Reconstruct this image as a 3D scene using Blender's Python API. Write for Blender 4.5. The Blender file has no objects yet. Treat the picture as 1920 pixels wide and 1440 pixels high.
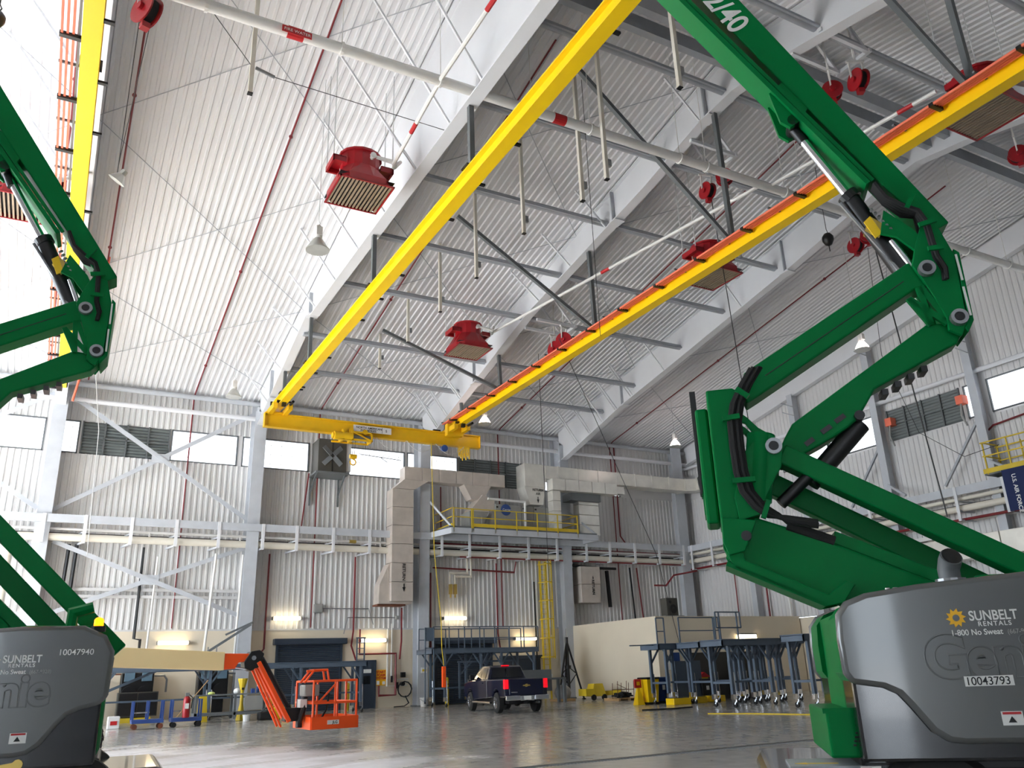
import bpy, math, random
from mathutils import Vector, Matrix
random.seed(7)
S = bpy.context.scene
COL = S.collection
R = math.radians

# ---------------------------------------------------------------- camera
cam = bpy.data.cameras.new('camera'); co = bpy.data.objects.new('camera', cam); COL.objects.link(co)
yaw, pit, rol = 0.50761, 0.336604, -0.035455
fw = Vector((math.sin(yaw)*math.cos(pit), math.cos(yaw)*math.cos(pit), math.sin(pit)))
rt = Vector((math.cos(yaw), -math.sin(yaw), 0)); up = rt.cross(fw)
r2 = rt*math.cos(rol) + up*math.sin(rol); u2 = -rt*math.sin(rol) + up*math.cos(rol)
m = Matrix((r2, u2, -fw)).transposed().to_4x4(); m.translation = (0, 0, 1.6)
co.matrix_world = m
cam.sensor_width = 36; cam.lens = 1549.93/1920*36; cam.clip_end = 2000; cam.clip_start = .05
S.camera = co

# ---------------------------------------------------------------- light and exposure
w = bpy.data.worlds.new('sky'); S.world = w; w.use_nodes = True
nt = w.node_tree; bg = nt.nodes['Background']
bg.inputs[0].default_value = (.80, .90, 1.0, 1); bg.inputs[1].default_value = 9.0
sun = bpy.data.lights.new('sun', 'SUN'); sun.energy = 46; sun.angle = R(1.2); sun.color = (1, .975, .95)
so = bpy.data.objects.new('sun', sun); COL.objects.link(so)
so.rotation_euler = Vector((.80, .17, -.56)).to_track_quat('-Z', 'Y').to_euler()
for nm, loc, rot, sx, sy in (('door_portal', (-22.1, 30.25, 7.2), (0, R(-90), 0), 14.2, 27.5),):
    l = bpy.data.lights.new(nm, 'AREA'); l.shape = 'RECTANGLE'; l.size = sx; l.size_y = sy
    l.cycles.is_portal = True
    o = bpy.data.objects.new(nm, l); COL.objects.link(o); o.location = loc; o.rotation_euler = rot
S.view_settings.view_transform = 'Standard'; S.view_settings.look = 'None'
S.view_settings.gamma = 1; S.view_settings.use_curve_mapping = False
S.view_settings.exposure = 0.2
S.cycles.max_bounces = 8; S.cycles.diffuse_bounces = 6; S.cycles.glossy_bounces = 3
S.cycles.sample_clamp_indirect = 8
S.cycles.use_denoising = True

# ---------------------------------------------------------------- materials
def lin(c):
    out = []
    for v in c[:3]:
        v /= 255.0
        out.append(v/12.92 if v <= .04045 else ((v+.055)/1.055)**2.4)
    return out
MATS = {}
def mat(name, rgb, rough=.5, metal=0, var=.08, scale=2.0, bump=0, coat=0, emit=0, bscale=None, spec=None):
    m = bpy.data.materials.new(name); m.use_nodes = True; n = m.node_tree; L = n.links
    b = n.nodes['Principled BSDF']; c = lin(rgb)
    b.inputs['Roughness'].default_value = rough; b.inputs['Metallic'].default_value = metal
    if spec is not None: b.inputs['Specular IOR Level'].default_value = spec
    if coat: b.inputs['Coat Weight'].default_value = coat; b.inputs['Coat Roughness'].default_value = .06
    tc = n.nodes.new('ShaderNodeTexCoord')
    if var:
        nz = n.nodes.new('ShaderNodeTexNoise'); nz.inputs['Scale'].default_value = scale; nz.inputs['Detail'].default_value = 5
        L.new(tc.outputs['Object'], nz.inputs['Vector'])
        rp = n.nodes.new('ShaderNodeValToRGB')
        rp.color_ramp.elements[0].position = .3; rp.color_ramp.elements[1].position = .7
        rp.color_ramp.elements[0].color = [v*(1-var) for v in c]+[1]
        rp.color_ramp.elements[1].color = [min(1, v*(1+var)) for v in c]+[1]
        L.new(nz.outputs[0], rp.inputs[0]); L.new(rp.outputs[0], b.inputs['Base Color'])
    else:
        b.inputs['Base Color'].default_value = c+[1]
    if bump:
        n2 = n.nodes.new('ShaderNodeTexNoise'); n2.inputs['Scale'].default_value = bscale or 30
        L.new(tc.outputs['Object'], n2.inputs['Vector'])
        bp = n.nodes.new('ShaderNodeBump'); bp.inputs['Strength'].default_value = bump; bp.inputs['Distance'].default_value = .02
        L.new(n2.outputs[0], bp.inputs['Height']); L.new(bp.outputs[0], b.inputs['Normal'])
    if emit:
        b.inputs['Emission Color'].default_value = c+[1]; b.inputs['Emission Strength'].default_value = emit
    MATS[name] = m
    return m
mat('deck', (222, 222, 224), .55, var=.03, scale=.4)
mat('siding', (214, 213, 212), .5, var=.04, scale=.5)
mat('paint_white', (226, 227, 230), .45, var=.03, scale=.6)
mat('paint_grey', (190, 194, 200), .5, var=.05)
mat('strut_grey', (168, 172, 178), .5, var=.06)
mat('dark_steel', (104, 108, 110), .5, var=.08)
mat('pipe_cream', (226, 220, 206), .45, var=.03)
mat('pipe_white', (228, 226, 222), .4, var=.03)
mat('pipe_red', (122, 28, 34), .45)
mat('fire_red', (158, 20, 30), .35, var=.06)
mat('label_red', (190, 30, 35), .5)
mat('dark_grille', (84, 74, 64), .6)
mat('yellow', (250, 206, 8), .38, var=.03, scale=1)
mat('crane_yellow', (228, 180, 20), .42, var=.05)
mat('yellow_dull', (214, 184, 40), .5)
mat('orange_rail', (240, 120, 92), .5, var=.05)
mat('orange', (250, 86, 20), .38, var=.03)
mat('cream_boom', (250, 224, 166), .4, var=.02)
mat('green', (0, 118, 58), .4, var=.03, spec=.1)
mat('hood_grey', (92, 94, 94), .22, var=.02, coat=.5)
mat('black', (22, 22, 24), .4, var=.1)
mat('black_gloss', (26, 27, 31), .18, var=.05, coat=.6)
mat('rubber', (30, 30, 30), .8, var=.12)
mat('chrome', (225, 226, 230), .12, 1, var=0)
mat('galv', (226, 223, 214), .3, .35, var=.1, scale=1.2, bump=.1, bscale=3)
mat('duct_wrap', (196, 186, 176), .45, .2, var=.1, scale=1.5)
mat('stand_blue', (84, 98, 114), .5, var=.07)
mat('door_blue', (52, 62, 76), .45, var=.05)
mat('cmu', (226, 214, 192), .7, var=.03, scale=.6, bump=.15)
mat('white_plastic', (232, 232, 230), .4)
mat('grey_box', (150, 150, 146), .5)
mat('wire', (40, 40, 42), .5, var=0)
mat('wire_light', (205, 205, 205), .5, var=0)
mat('truck_blue', (7, 13, 44), .2, var=.03, coat=.6)
mat('glass_dark', (14, 16, 20), .08, var=0, coat=.5)
mat('tail_red', (225, 16, 30), .2, var=.05, coat=.5)
mat('cart_blue', (46, 76, 140), .45)
mat('bin_blue', (24, 60, 120), .45)
mat('navy', (26, 40, 84), .8, var=.05)
mat('wood', (186, 150, 104), .7, var=.15)
mat('brass', (200, 170, 90), .35, .6)
mat('steel', (150, 152, 154), .35, .7)
mat('rust', (108, 60, 38), .7, var=.2)
mat('clear_bag', (150, 148, 148), .4, var=.15)
mat('silver_lamp', (196, 196, 190), .35, .4)
mat('lens', (214, 222, 216), .2, var=0)
mat('decal_white', (235, 235, 232), .45, var=0)
mat('decal_yellow', (250, 190, 20), .45, var=0)
mat('decal_black', (16, 16, 18), .5, var=0)
mat('lamp_warm', (255, 236, 196), .5, var=0, emit=7)
mat('lamp_hot', (255, 232, 226), .5, var=0, emit=14)
mat('amber', (255, 120, 4), .4, var=0, emit=5)
mat('window_pane', (244, 248, 255), .5, var=.02, scale=.7, emit=1.25)
mat('dirt_dark', (70, 64, 56), .8, var=.2)
mat('asphalt', (184, 187, 190), .9, var=.06, scale=.1)

mat('louvre_grey', (128, 136, 134), .5)
mat('vane_tan', (150, 132, 112), .6)
mat('dark_box', (74, 72, 66), .6)
mat('emblem_blue', (190, 212, 235), .6, var=0)
mat('screen_blue', (96, 122, 140), .3)
mat('rag_green', (205, 220, 130), .8)
mat('tail_lit', (235, 16, 34), .3, var=0, emit=.7)

# ---------------------------------------------------------------- mesh builder
class M:
    def __init__(s): s.v = []; s.f = []
    def add(s, vs, fs):
        b = len(s.v); s.v += [tuple(v) for v in vs]; s.f += [tuple(b+i for i in f) for f in fs]; return s
    def box(s, x0, x1, y0, y1, z0, z1, mx=None):
        vs = [Vector((x, y, z)) for x in (x0, x1) for y in (y0, y1) for z in (z0, z1)]
        if mx: vs = [mx @ v for v in vs]
        return s.add(vs, [(0, 1, 3, 2), (4, 6, 7, 5), (0, 4, 5, 1), (2, 3, 7, 6), (0, 2, 6, 4), (1, 5, 7, 3)])
    def cbox(s, c, sx, sy, sz, rz=0):
        mx = Matrix.Translation(c) @ Matrix.Rotation(rz, 4, 'Z')
        return s.box(-sx/2, sx/2, -sy/2, sy/2, -sz/2, sz/2, mx)
    def bar(s, p, q, w_, h_, upv=(0, 0, 1)):
        p = Vector(p); q = Vector(q); d = (q-p).normalized(); u_ = Vector(upv)
        sd = d.cross(u_)
        if sd.length < 1e-4: sd = d.cross(Vector((1, 0, 0)))
        sd.normalize(); u_ = sd.cross(d)
        vs = [c + sd*a*w_/2 + u_*b*h_/2 for c in (p, q) for a, b in ((-1, -1), (1, -1), (1, 1), (-1, 1))]
        return s.add(vs, [(0, 1, 2, 3), (7, 6, 5, 4), (0, 4, 5, 1), (1, 5, 6, 2), (2, 6, 7, 3), (3, 7, 4, 0)])
    def tube(s, pts, r, n=8, r1=None, cap=True):
        P = [Vector(p) for p in pts]; k = len(P); ref = None; b = len(s.v)
        for i, p in enumerate(P):
            d = (P[min(i+1, k-1)]-P[max(i-1, 0)]).normalized()
            if ref is None:
                ref = d.orthogonal().normalized()
            ref = (ref - d*ref.dot(d))
            ref = ref.normalized() if ref.length > 1e-5 else d.orthogonal().normalized()
            bi = d.cross(ref); rr = r if r1 is None else r+(r1-r)*i/(k-1)
            sc = 1.0
            if 0 < i < k-1:
                a = (P[i]-P[i-1]).normalized().dot((P[i+1]-P[i]).normalized()); sc = min(1.4, 1/max(.5, math.sqrt(max(0, (1+a)/2))))
            for j in range(n):
                t = 2*math.pi*j/n; s.v.append(tuple(p + (ref*math.cos(t)+bi*math.sin(t))*rr*(sc if 0 < i < k-1 else 1)))
        for i in range(k-1):
            for j in range(n):
                s.f.append((b+i*n+j, b+i*n+(j+1) % n, b+(i+1)*n+(j+1) % n, b+(i+1)*n+j))
        if cap:
            s.f.append(tuple(b+j for j in reversed(range(n)))); s.f.append(tuple(b+(k-1)*n+j for j in range(n)))
        return s
    def cyl(s, p, q, r, n=12, r1=None): return s.tube([p, q], r, n, r1)
    def lathe(s, prof, c=(0, 0, 0), n=16, ax=None):
        mx = Matrix.Translation(c)
        if ax is not None: mx = mx @ Vector((0, 0, 1)).rotation_difference(Vector(ax)).to_matrix().to_4x4()
        b = len(s.v); k = len(prof)
        for r, z in prof:
            for j in range(n):
                t = 2*math.pi*j/n; s.v.append(tuple(mx @ Vector((r*math.cos(t), r*math.sin(t), z))))
        for i in range(k-1):
            for j in range(n):
                s.f.append((b+i*n+j, b+i*n+(j+1) % n, b+(i+1)*n+(j+1) % n, b+(i+1)*n+j))
        s.f.append(tuple(b+j for j in reversed(range(n)))); s.f.append(tuple(b+(k-1)*n+j for j in range(n)))
        return s
    def prism(s, poly, a0, a1, plane='xz'):
        n = len(poly)
        def P(u, v, a): return (u, a, v) if plane == 'xz' else ((a, u, v) if plane == 'yz' else (u, v, a))
        vs = [P(u, v, a0) for u, v in poly]+[P(u, v, a1) for u, v in poly]
        fs = [tuple(range(n)), tuple(range(2*n-1, n-1, -1))]+[(i, i+n, (i+1) % n+n, (i+1) % n) for i in range(n)]
        return s.add(vs, fs)
    def quad(s, a, b, c, d): return s.add([a, b, c, d], [(0, 1, 2, 3)])
    def ball(s, c, r, n=10, sz=1):
        return s.lathe([(r*math.sin(math.pi*i/6)+1e-4, -r*sz*math.cos(math.pi*i/6)) for i in range(7)], c, n)

WP = {}
def wpos(o): return WP.get(o.name, Vector((0, 0, 0)))
def obj(name, mb, m_, parent=None, local=False, smooth=False, bevel=0):
    me = bpy.data.meshes.new(name); off = wpos(parent) if (parent and not local) else Vector((0, 0, 0))
    me.from_pydata([tuple(Vector(v)-off) for v in mb.v], [], mb.f); me.update()
    me.materials.append(MATS[m_])
    import bmesh
    bm = bmesh.new(); bm.from_mesh(me); bmesh.ops.recalc_face_normals(bm, faces=bm.faces); bm.to_mesh(me); bm.free()
    if smooth: me.polygons.foreach_set('use_smooth', [True]*len(me.polygons)); me.set_sharp_from_angle(angle=R(38))
    o = bpy.data.objects.new(name, me); COL.objects.link(o)
    if parent: o.parent = parent; WP[o.name] = wpos(parent) if not local else Vector((0, 0, 0))
    if bevel:
        bv = o.modifiers.new('bevel', 'BEVEL'); bv.width = bevel; bv.segments = 2; bv.limit_method = 'ANGLE'; bv.angle_limit = R(40)
    return o
def tag(o, label, cat, group=None, kind=None):
    o['label'] = label; o['category'] = cat
    if group: o['group'] = group
    if kind: o['kind'] = kind
    return o
def thing(name, label, cat, loc, rz=0, group=None):
    o = bpy.data.objects.new(name, None); o.empty_display_size = .2; COL.objects.link(o)
    o.location = loc; o.rotation_euler = (0, 0, rz); WP[o.name] = Vector(loc)
    return tag(o, label, cat, group)
def struct(name, mb, m_, parent=None, **k):
    o = obj(name, mb, m_, parent, **k)
    if not parent: o['kind'] = 'structure'
    return o
def sroot(name, loc=(0, 0, 0)):
    o = bpy.data.objects.new(name, None); COL.objects.link(o); o.location = loc; WP[o.name] = Vector(loc); o['kind'] = 'structure'; return o
def dup(root, loc, rz=None, label=None):
    r = root.copy(); COL.objects.link(r); r.location = loc
    if rz is not None: r.rotation_euler = (0, 0, rz)
    if label: r['label'] = label
    for ch in list(root.children):
        c = ch.copy(); COL.objects.link(c); c.parent = r
        for g in ch.children:
            d = g.copy(); COL.objects.link(d); d.parent = c
    return r
def share(o, parent, loc):          # another part that shares the mesh of o, moved to loc (local)
    c = o.copy(); COL.objects.link(c); c.parent = parent; c.location = loc; return c
def text(body, size, m_, parent, loc, xdir, zdir, name='lettering', bold=.0, extrude=.001, align='LEFT', spacing=1, squash=1, local=False):
    cu = bpy.data.curves.new(name, 'FONT'); cu.body = body; cu.size = size; cu.offset = bold*size; cu.extrude = extrude
    cu.align_x = align; cu.space_character = spacing
    cu.materials.append(MATS[m_]); o = bpy.data.objects.new(name, cu); COL.objects.link(o)
    x = Vector(xdir).normalized(); y = Vector(zdir).normalized(); z = x.cross(y)
    mx = Matrix((x*squash, y, z)).transposed().to_4x4(); mx.translation = Vector(loc) - (wpos(parent) if parent and not local else Vector())
    if parent: o.parent = parent
    o.matrix_basis = mx
    return o
# ================================================================ SETTING
XL, XR, YB, YF = -22.0, 41.3, 48.0, -12.6
EAVE, SL, YR = 17.3, .19, 17.7
def roofz(y): return EAVE+SL*(YB-y) if y >= YR else EAVE+SL*(YB-YR)-SL*(YR-y)
FX = [-0.75, 9.4, 19.6, 29.8]

# floor
mf = bpy.data.materials.new('polished_concrete'); mf.use_nodes = True; n = mf.node_tree; L = n.links
b = n.nodes['Principled BSDF']; tc = n.nodes.new('ShaderNodeTexCoord')
def node(t, **k):
    x = n.nodes.new(t)
    for a, v in k.items(): x.inputs[a].default_value = v
    return x
def mix(fac, a, bb):
    x = n.nodes.new('ShaderNodeMix'); x.data_type = 'RGBA'
    for s_, v in ((0, fac), (6, a), (7, bb)):
        if hasattr(v, 'is_linked'): L.new(v, x.inputs[s_])
        else: x.inputs[s_].default_value = v
    return x.outputs[2]
def ramp(src, p0, p1, c0=(0, 0, 0, 1), c1=(1, 1, 1, 1)):
    x = n.nodes.new('ShaderNodeValToRGB'); x.color_ramp.elements[0].position = p0; x.color_ramp.elements[1].position = p1
    x.color_ramp.elements[0].color = c0; x.color_ramp.elements[1].color = c1; L.new(src, x.inputs[0]); return x.outputs[0]
def math2(op, a, bb):
    x = n.nodes.new('ShaderNodeMath'); x.operation = op
    for i, v in enumerate((a, bb)):
        if hasattr(v, 'is_linked'): L.new(v, x.inputs[i])
        else: x.inputs[i].default_value = v
    return x.outputs[0]
n1 = node('ShaderNodeTexNoise', Scale=.35, Detail=6); L.new(tc.outputs['Object'], n1.inputs['Vector'])
n2 = node('ShaderNodeTexNoise', Scale=3.0, Detail=6); L.new(tc.outputs['Object'], n2.inputs['Vector'])
base = mix(ramp(n1.outputs[0], .35, .65), (.33, .32, .295, 1), (.42, .405, .375, 1))
base = mix(math2('MULTIPLY', n2.outputs[0], .35), base, (.5, .49, .46, 1))
# floor colour paler in one patch, with a ragged edge and tyre tracks
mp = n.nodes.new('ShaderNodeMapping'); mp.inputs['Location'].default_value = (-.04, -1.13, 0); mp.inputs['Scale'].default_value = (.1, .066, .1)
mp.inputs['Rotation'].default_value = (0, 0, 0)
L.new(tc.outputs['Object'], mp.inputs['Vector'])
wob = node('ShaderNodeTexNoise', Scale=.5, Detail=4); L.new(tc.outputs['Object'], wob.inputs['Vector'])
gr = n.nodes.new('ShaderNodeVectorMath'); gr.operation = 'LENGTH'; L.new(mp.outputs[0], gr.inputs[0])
pale_patch = ramp(math2('ADD', gr.outputs['Value'], math2('MULTIPLY', wob.outputs[0], .5)), .75, 1.3, (1, 1, 1, 1), (0, 0, 0, 1))
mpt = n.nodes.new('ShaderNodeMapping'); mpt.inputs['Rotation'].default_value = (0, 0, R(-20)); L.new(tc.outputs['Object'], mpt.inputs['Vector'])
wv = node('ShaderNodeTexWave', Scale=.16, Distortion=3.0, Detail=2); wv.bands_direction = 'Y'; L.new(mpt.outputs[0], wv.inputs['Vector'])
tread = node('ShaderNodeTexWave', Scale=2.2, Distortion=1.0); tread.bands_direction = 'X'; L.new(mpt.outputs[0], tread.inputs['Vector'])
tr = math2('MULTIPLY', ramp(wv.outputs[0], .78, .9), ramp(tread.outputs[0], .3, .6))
fm = math2('MULTIPLY', pale_patch, math2('SUBTRACT', 1.0, math2('MULTIPLY', tr, .6)))
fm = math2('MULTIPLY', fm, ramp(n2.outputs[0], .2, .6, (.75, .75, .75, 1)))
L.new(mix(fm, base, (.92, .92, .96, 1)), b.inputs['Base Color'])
rg = node('ShaderNodeMapRange'); L.new(n2.outputs[0], rg.inputs[0]); rg.inputs[3].default_value = .09; rg.inputs[4].default_value = .27
L.new(mix(fm, rg.outputs[0], (.6, .6, .6, 1)), b.inputs['Roughness'])
bp = n.nodes.new('ShaderNodeBump'); bp.inputs['Strength'].default_value = .06; bp.inputs['Distance'].default_value = .02
L.new(n2.outputs[0], bp.inputs['Height']); L.new(bp.outputs[0], b.inputs['Normal'])
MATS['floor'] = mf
# floor slabs with sawn joints between them (the pieces near enough to tell apart are slabs of their own)
fl = sroot('floor')
mbx = M().box(XL, XR+.3, YF, YB+.3, -.4, -.02); obj('slab_bed', mbx, 'dirt_dark', fl)
xs = [XL, -12.15, -2.05, 8.1, 18.3, 28.5, XR+.2]; ys = [YF, -3, 6.9, 14.02, 14.38, 24.3, 34.1, YB+.2]
g = .014
for i in range(len(xs)-1):
    for j in range(len(ys)-1):
        if j == 3: continue
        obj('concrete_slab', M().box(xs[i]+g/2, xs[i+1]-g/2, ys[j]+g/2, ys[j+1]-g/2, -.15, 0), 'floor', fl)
struct('ground', M().quad((-300, -300, -.16), (300, -300, -.16), (300, 300, -.16), (-300, 300, -.16)), 'asphalt')
# trench drain with its grating
td = thing('trench_drain', 'dark iron trench drain grating running across the concrete floor', 'drain', (10, 14.2, 0))
obj('channel', M().box(XL, XR, 14.03, 14.37, -.14, -.1), 'dirt_dark', td)
gm = M()
x = -8.0
while x < 40: gm.box(x, x+.6, 14.04, 14.10, -.09, -.01); gm.box(x, x+.6, 14.30, 14.36, -.09, -.01); x += .61
o = obj('grating_edge', gm, 'dark_steel', td); o['kind'] = 'stuff'
gm = M(); x = -8.0
while x < 40: gm.box(x, x+.03, 14.10, 14.30, -.07, -.012); x += .075
o = obj('grating_bars', gm, 'dark_steel', td); o['kind'] = 'stuff'

# corrugated sheets
def corr(a0, a1, pitch=.30, dep=.045):
    """profile (a, depth) of ribbed sheet from a0 to a1"""
    out = []; a = a0
    while a < a1:
        for f, d in ((0, 0), (.5, 0), (.62, 1), (.88, 1)):
            t = a+f*pitch
            if t < a1: out.append((t, d*dep))
        a += pitch
    out.append((a1, 0)); return out
def sheet_x(x0, x1, y, z0, z1):
    m_ = M(); p = corr(x0, x1)
    m_.v = [(a, y-d, z) for a, d in p for z in (z0, z1)]
    m_.f = [(2*i, 2*i+2, 2*i+3, 2*i+1) for i in range(len(p)-1)]; return m_
def sheet_y(y0, y1, xx, z0, z1, sgn=-1):
    m_ = M(); p = corr(y0, y1)
    f1 = z1 if callable(z1) else (lambda y: z1)
    m_.v = [(xx+sgn*d, a, z) for a, d in p for z in (z0, f1(a))]
    m_.f = [(2*i, 2*i+2, 2*i+3, 2*i+1) for i in range(len(p)-1)]; return m_
# back wall: block base, ribbed siding below and above the window band
WZ0, WZ1 = 13.32, 15.1
struct('wall_back', M().box(XL, XR, YB, YB+.3, 0, 4.27), 'cmu')
struct('wall_back', M().box(XL, XR, YB-.03, YB+.02, 4.27, 4.36), 'siding')
struct('wall_back', sheet_x(XL, XR, YB, 4.36, WZ0), 'siding')
struct('wall_back', sheet_x(XL, XR, YB, WZ1, EAVE+.1), 'siding')
struct('wall_back', M().box(XL, XR, YB+.13, YB+.35, 4.3, EAVE), 'siding')
# right wall
struct('wall_right', M().box(XR, XR+.3, YF, YB, 0, 4.27), 'cmu')
struct('wall_right', sheet_y(YF, YB, XR, 4.3, WZ0), 'siding')
struct('wall_right', sheet_y(YF, YB, XR, WZ1+.1, roofz), 'siding')
struct('wall_right', M().box(XR+.13, XR+.35, YF, YB, 4.3, EAVE).prism([(YF, EAVE), (YB, EAVE), (YR, roofz(YR))], XR+.13, XR+.35, 'yz'), 'siding')
# hangar door end: gable above the wide opening, stacked leaf at the far jamb
struct('wall_left', M().prism([(YF, 14.4), (YB, 14.4), (YB, EAVE), (YR, roofz(YR)), (YF, EAVE)], XL-.3, XL, 'yz'), 'siding')
struct('wall_left', M().box(XL-.3, XL, 44, YB, 0, 14.4).box(XL-.3, XL, YF, 16.5, 0, 14.4), 'siding')
# front wall with an opening left of centre
struct('wall_front', M().box(-4.5, XR, YF-.3, YF, 0, EAVE).box(XL, -6.1, YF-.3, YF, 0, EAVE).box(-6.1, -4.5, YF-.3, YF, 12.4, EAVE), 'strut_grey')
# roof deck, two slopes
def deck(ya, yb):
    m_ = M(); p = corr(XL-.3, XR+.3, .30, .06)
    m_.v = [(a, y, roofz(y)-d) for a, d in p for y in (ya, yb)]
    m_.f = [(2*i, 2*i+2, 2*i+3, 2*i+1) for i in range(len(p)-1)]; return m_
struct('ceiling', deck(YR, YB+.2), 'deck'); struct('ceiling', deck(YF-.2, YR), 'deck')
struct('roof', M().prism([(YF-.5, EAVE-.02), (YR, roofz(YR)+.12), (YB+.5, EAVE-.02), (YB+.5, EAVE+.2), (YR, roofz(YR)+.4), (YF-.5, EAVE+.2)], XL-.4, XR+.4, 'yz'), 'siding')
# eave girt, wall tube and long struts
struct('trim_1', M().cyl((XL, 47.55, 17.0), (XR, 47.55, 17.0), .14, 10), 'paint_grey', smooth=True)
struct('trim_2', M().cyl((XL, 47.35, 16.05), (XR, 47.35, 16.05), .13, 12), 'paint_white', smooth=True)
struct('trim_3', M().cyl((40.9, 48, 15.68), (40.9, 12, 15.68), .12, 12), 'paint_white', smooth=True)
for i, z in enumerate((6.35, 6.0)):
    struct('trim_%d' % (4+i), M().box(.2, 9, 47.72, 47.85, z-.1, z+.05), 'siding')

# rigid frames: column + rafter with web and flanges, fly braces up to the deck
prof = {  # (y, z) of the underside of each rafter from knee to the front
    0: [(47.15, 15.4), (46.4, 15.6), (36.8, 18.35), (36.0, 18.05), (-5, 18.05), (YF+.2, 15.5)],
    1: [(47.15, 15.4), (46.4, 15.6), (36.8, 18.35), (36.0, 18.05), (-5, 18.05), (YF+.2, 15.5)],
    2: [(47.1, 15.2), (43.2, 16.1), (40.7, 16.75), (33.1, 18.75), (27.9, 19.6), (23, 20.4), (19.6, 21.15), (17.7, 21.3), (15.1, 20.95), (10, 19.8), (0, 17.8), (YF+.4, 15.3)],
    3: [(47.1, 15.2), (45.7, 15.5), (39.2, 17.1), (33.8, 18.1), (25.5, 19.7), (19.4, 21.1), (17.7, 21.3), (15, 20.9), (10, 19.8), (0, 17.8), (YF+.4, 15.3)]}
brace_y = {0: [17.7, 20.0, 22.8, 25.9, 29, 32.1, 35.2, 38.2, 41.4, 44.4], 1: [17.7, 20.0, 22.8, 25.9, 29, 32.1, 35.2, 38.2, 41.4, 44.4],
           2: [15.8, 19.5, 25.9, 28.9, 31.9, 41.0, 42.9, 44.3], 3: [19, 28.5, 35.1, 38.2, 39.9, 41.4, 42.9, 44.4]}
def interp(pf, y):
    for (a, za), (b_, zb) in zip(pf, pf[1:]):
        if b_ <= y <= a: return za+(zb-za)*(a-y)/(a-b_)
    return pf[0][1]
for i, X in enumerate(FX):
    pf = prof[i]; fr = sroot('beam_rafter', (X, 17.7, 18))
    topl = [(y, roofz(y)-.12) for y in (YF+.2, YR, 47.15)]
    obj('web', M().prism(list(pf)+topl, X-.03, X+.03, 'yz'), 'paint_white', fr)
    bf = M()
    for (y0, z0), (y1, z1) in zip(pf, pf[1:]): bf.bar((X, y0, z0), (X, y1, z1), .44, .05, (0, 0, 1))
    obj('bottom_flange', bf, 'paint_white', fr)
    tf = M()
    for y0, y1 in ((YF+.2, YR), (YR, 47.2)): tf.bar((X, y0, roofz(y0)-.11), (X, y1, roofz(y1)-.11), .4, .05)
    obj('top_flange', tf, 'paint_white', fr)
    for y in ((39.4, 25.4, 19.2) if i > 1 else (36.4, 44.0)):
        z = interp(pf, y)
        obj('stiffener', M().box(X-.2, X+.2, y-.03, y+.03, z, roofz(y)-.12), 'strut_grey', fr)
        obj('splice_plate', M().box(X-.26, X+.26, y-.3, y+.3, z-.06, z-.02), 'paint_white', fr)
    for k, y in enumerate(brace_y[i]):
        z = interp(pf, y); h = roofz(y)-z; sp = min(3.0, max(1.35, .72*h)) if i < 2 else 1.5
        for dx in ((-1,) if i != 2 else (-1, 1)):
            obj('fly_brace', M().bar((X+dx*.2, y, z+.03), (X+dx*(.2+sp), y, roofz(y)-.08), .07, .07), 'paint_white', fr)
            if i > 1 and y > 38: obj('fly_brace', M().bar((X+dx*.2, y+.22, z+.03), (X+dx*(.2+sp), y+.22, roofz(y)-.08), .06, .06), 'paint_white', fr)
    cl = sroot('column', (X, 47.4, 0))
    obj('flange', M().prism([(47.1, 0), (47.14, 0), (46.66, 16.3), (46.62, 16.3)], X-.33, X+.33, 'yz'), 'paint_grey', cl)
    obj('web', M().prism([(47.12, 0), (47.9, 0), (47.9, 17.2), (46.64, 16.3)], X-.03, X+.03, 'yz'), 'paint_grey', cl)
    obj('flange', M().box(X-.3, X+.3, 47.88, 47.93, 0, 17.2), 'paint_grey', cl)
    obj('base_plate', M().box(X-.4, X+.4, 47.0, 47.97, 0, .06), 'dark_steel', cl)
cl = sroot('column', (40.0, 47.3, 0)); obj('flange', M().box(39.55, 40.45, 47.0, 47.1, 0, 17.2), 'paint_grey', cl); obj('web', M().box(39.95, 40.05, 47.1, 47.9, 0, 17.2), 'paint_grey', cl)
# struts between the frames, 1.2 m under the deck
for (xa, xb) in ((FX[1], FX[2]), (FX[2], FX[3])):
    for y in (41.7, 38.2, 33.7, 30.0, 26.1, 22.0, 18.3, 14.0, 10.0):
        z = roofz(y)-1.2; st = sroot('beam_strut', ((xa+xb)/2, y, z))
        obj('tube', M().cyl((xa+.04, y, z), (xb-.04, y, z), .15, 10), 'strut_grey', st, smooth=True)
        obj('flange', M().box(xa+.04, xb-.04, y-.2, y-.12, z-.12, z-.02), 'strut_grey', st)
for y in (17.1, 16.3):       # ridge beams
    for (xa, xb) in ((FX[1], FX[2]), (FX[2], FX[3]), (FX[3], XR)):
        struct('beam_ridge', M().box(xa+.04, xb-.04, y-.13, y+.13, 21.6, 22.15), 'strut_grey')
# slender rod bracing in the roof plane
for xa, xb in ((-11, FX[0]), (FX[0], FX[1]), (FX[1], FX[2]), (FX[2], FX[3]), (FX[3], XR)):
    mm = M()
    for y0, y1 in ((46, 38), (38, 28.5), (28.5, 19)):
        mm.cyl((xa, y0, roofz(y0)-.13), (xb, y1, roofz(y1)-.13), .018, 5); mm.cyl((xb, y0, roofz(y0)-.13), (xa, y1, roofz(y1)-.13), .018, 5)
    struct('trim_rod', mm, 'strut_grey')
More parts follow.
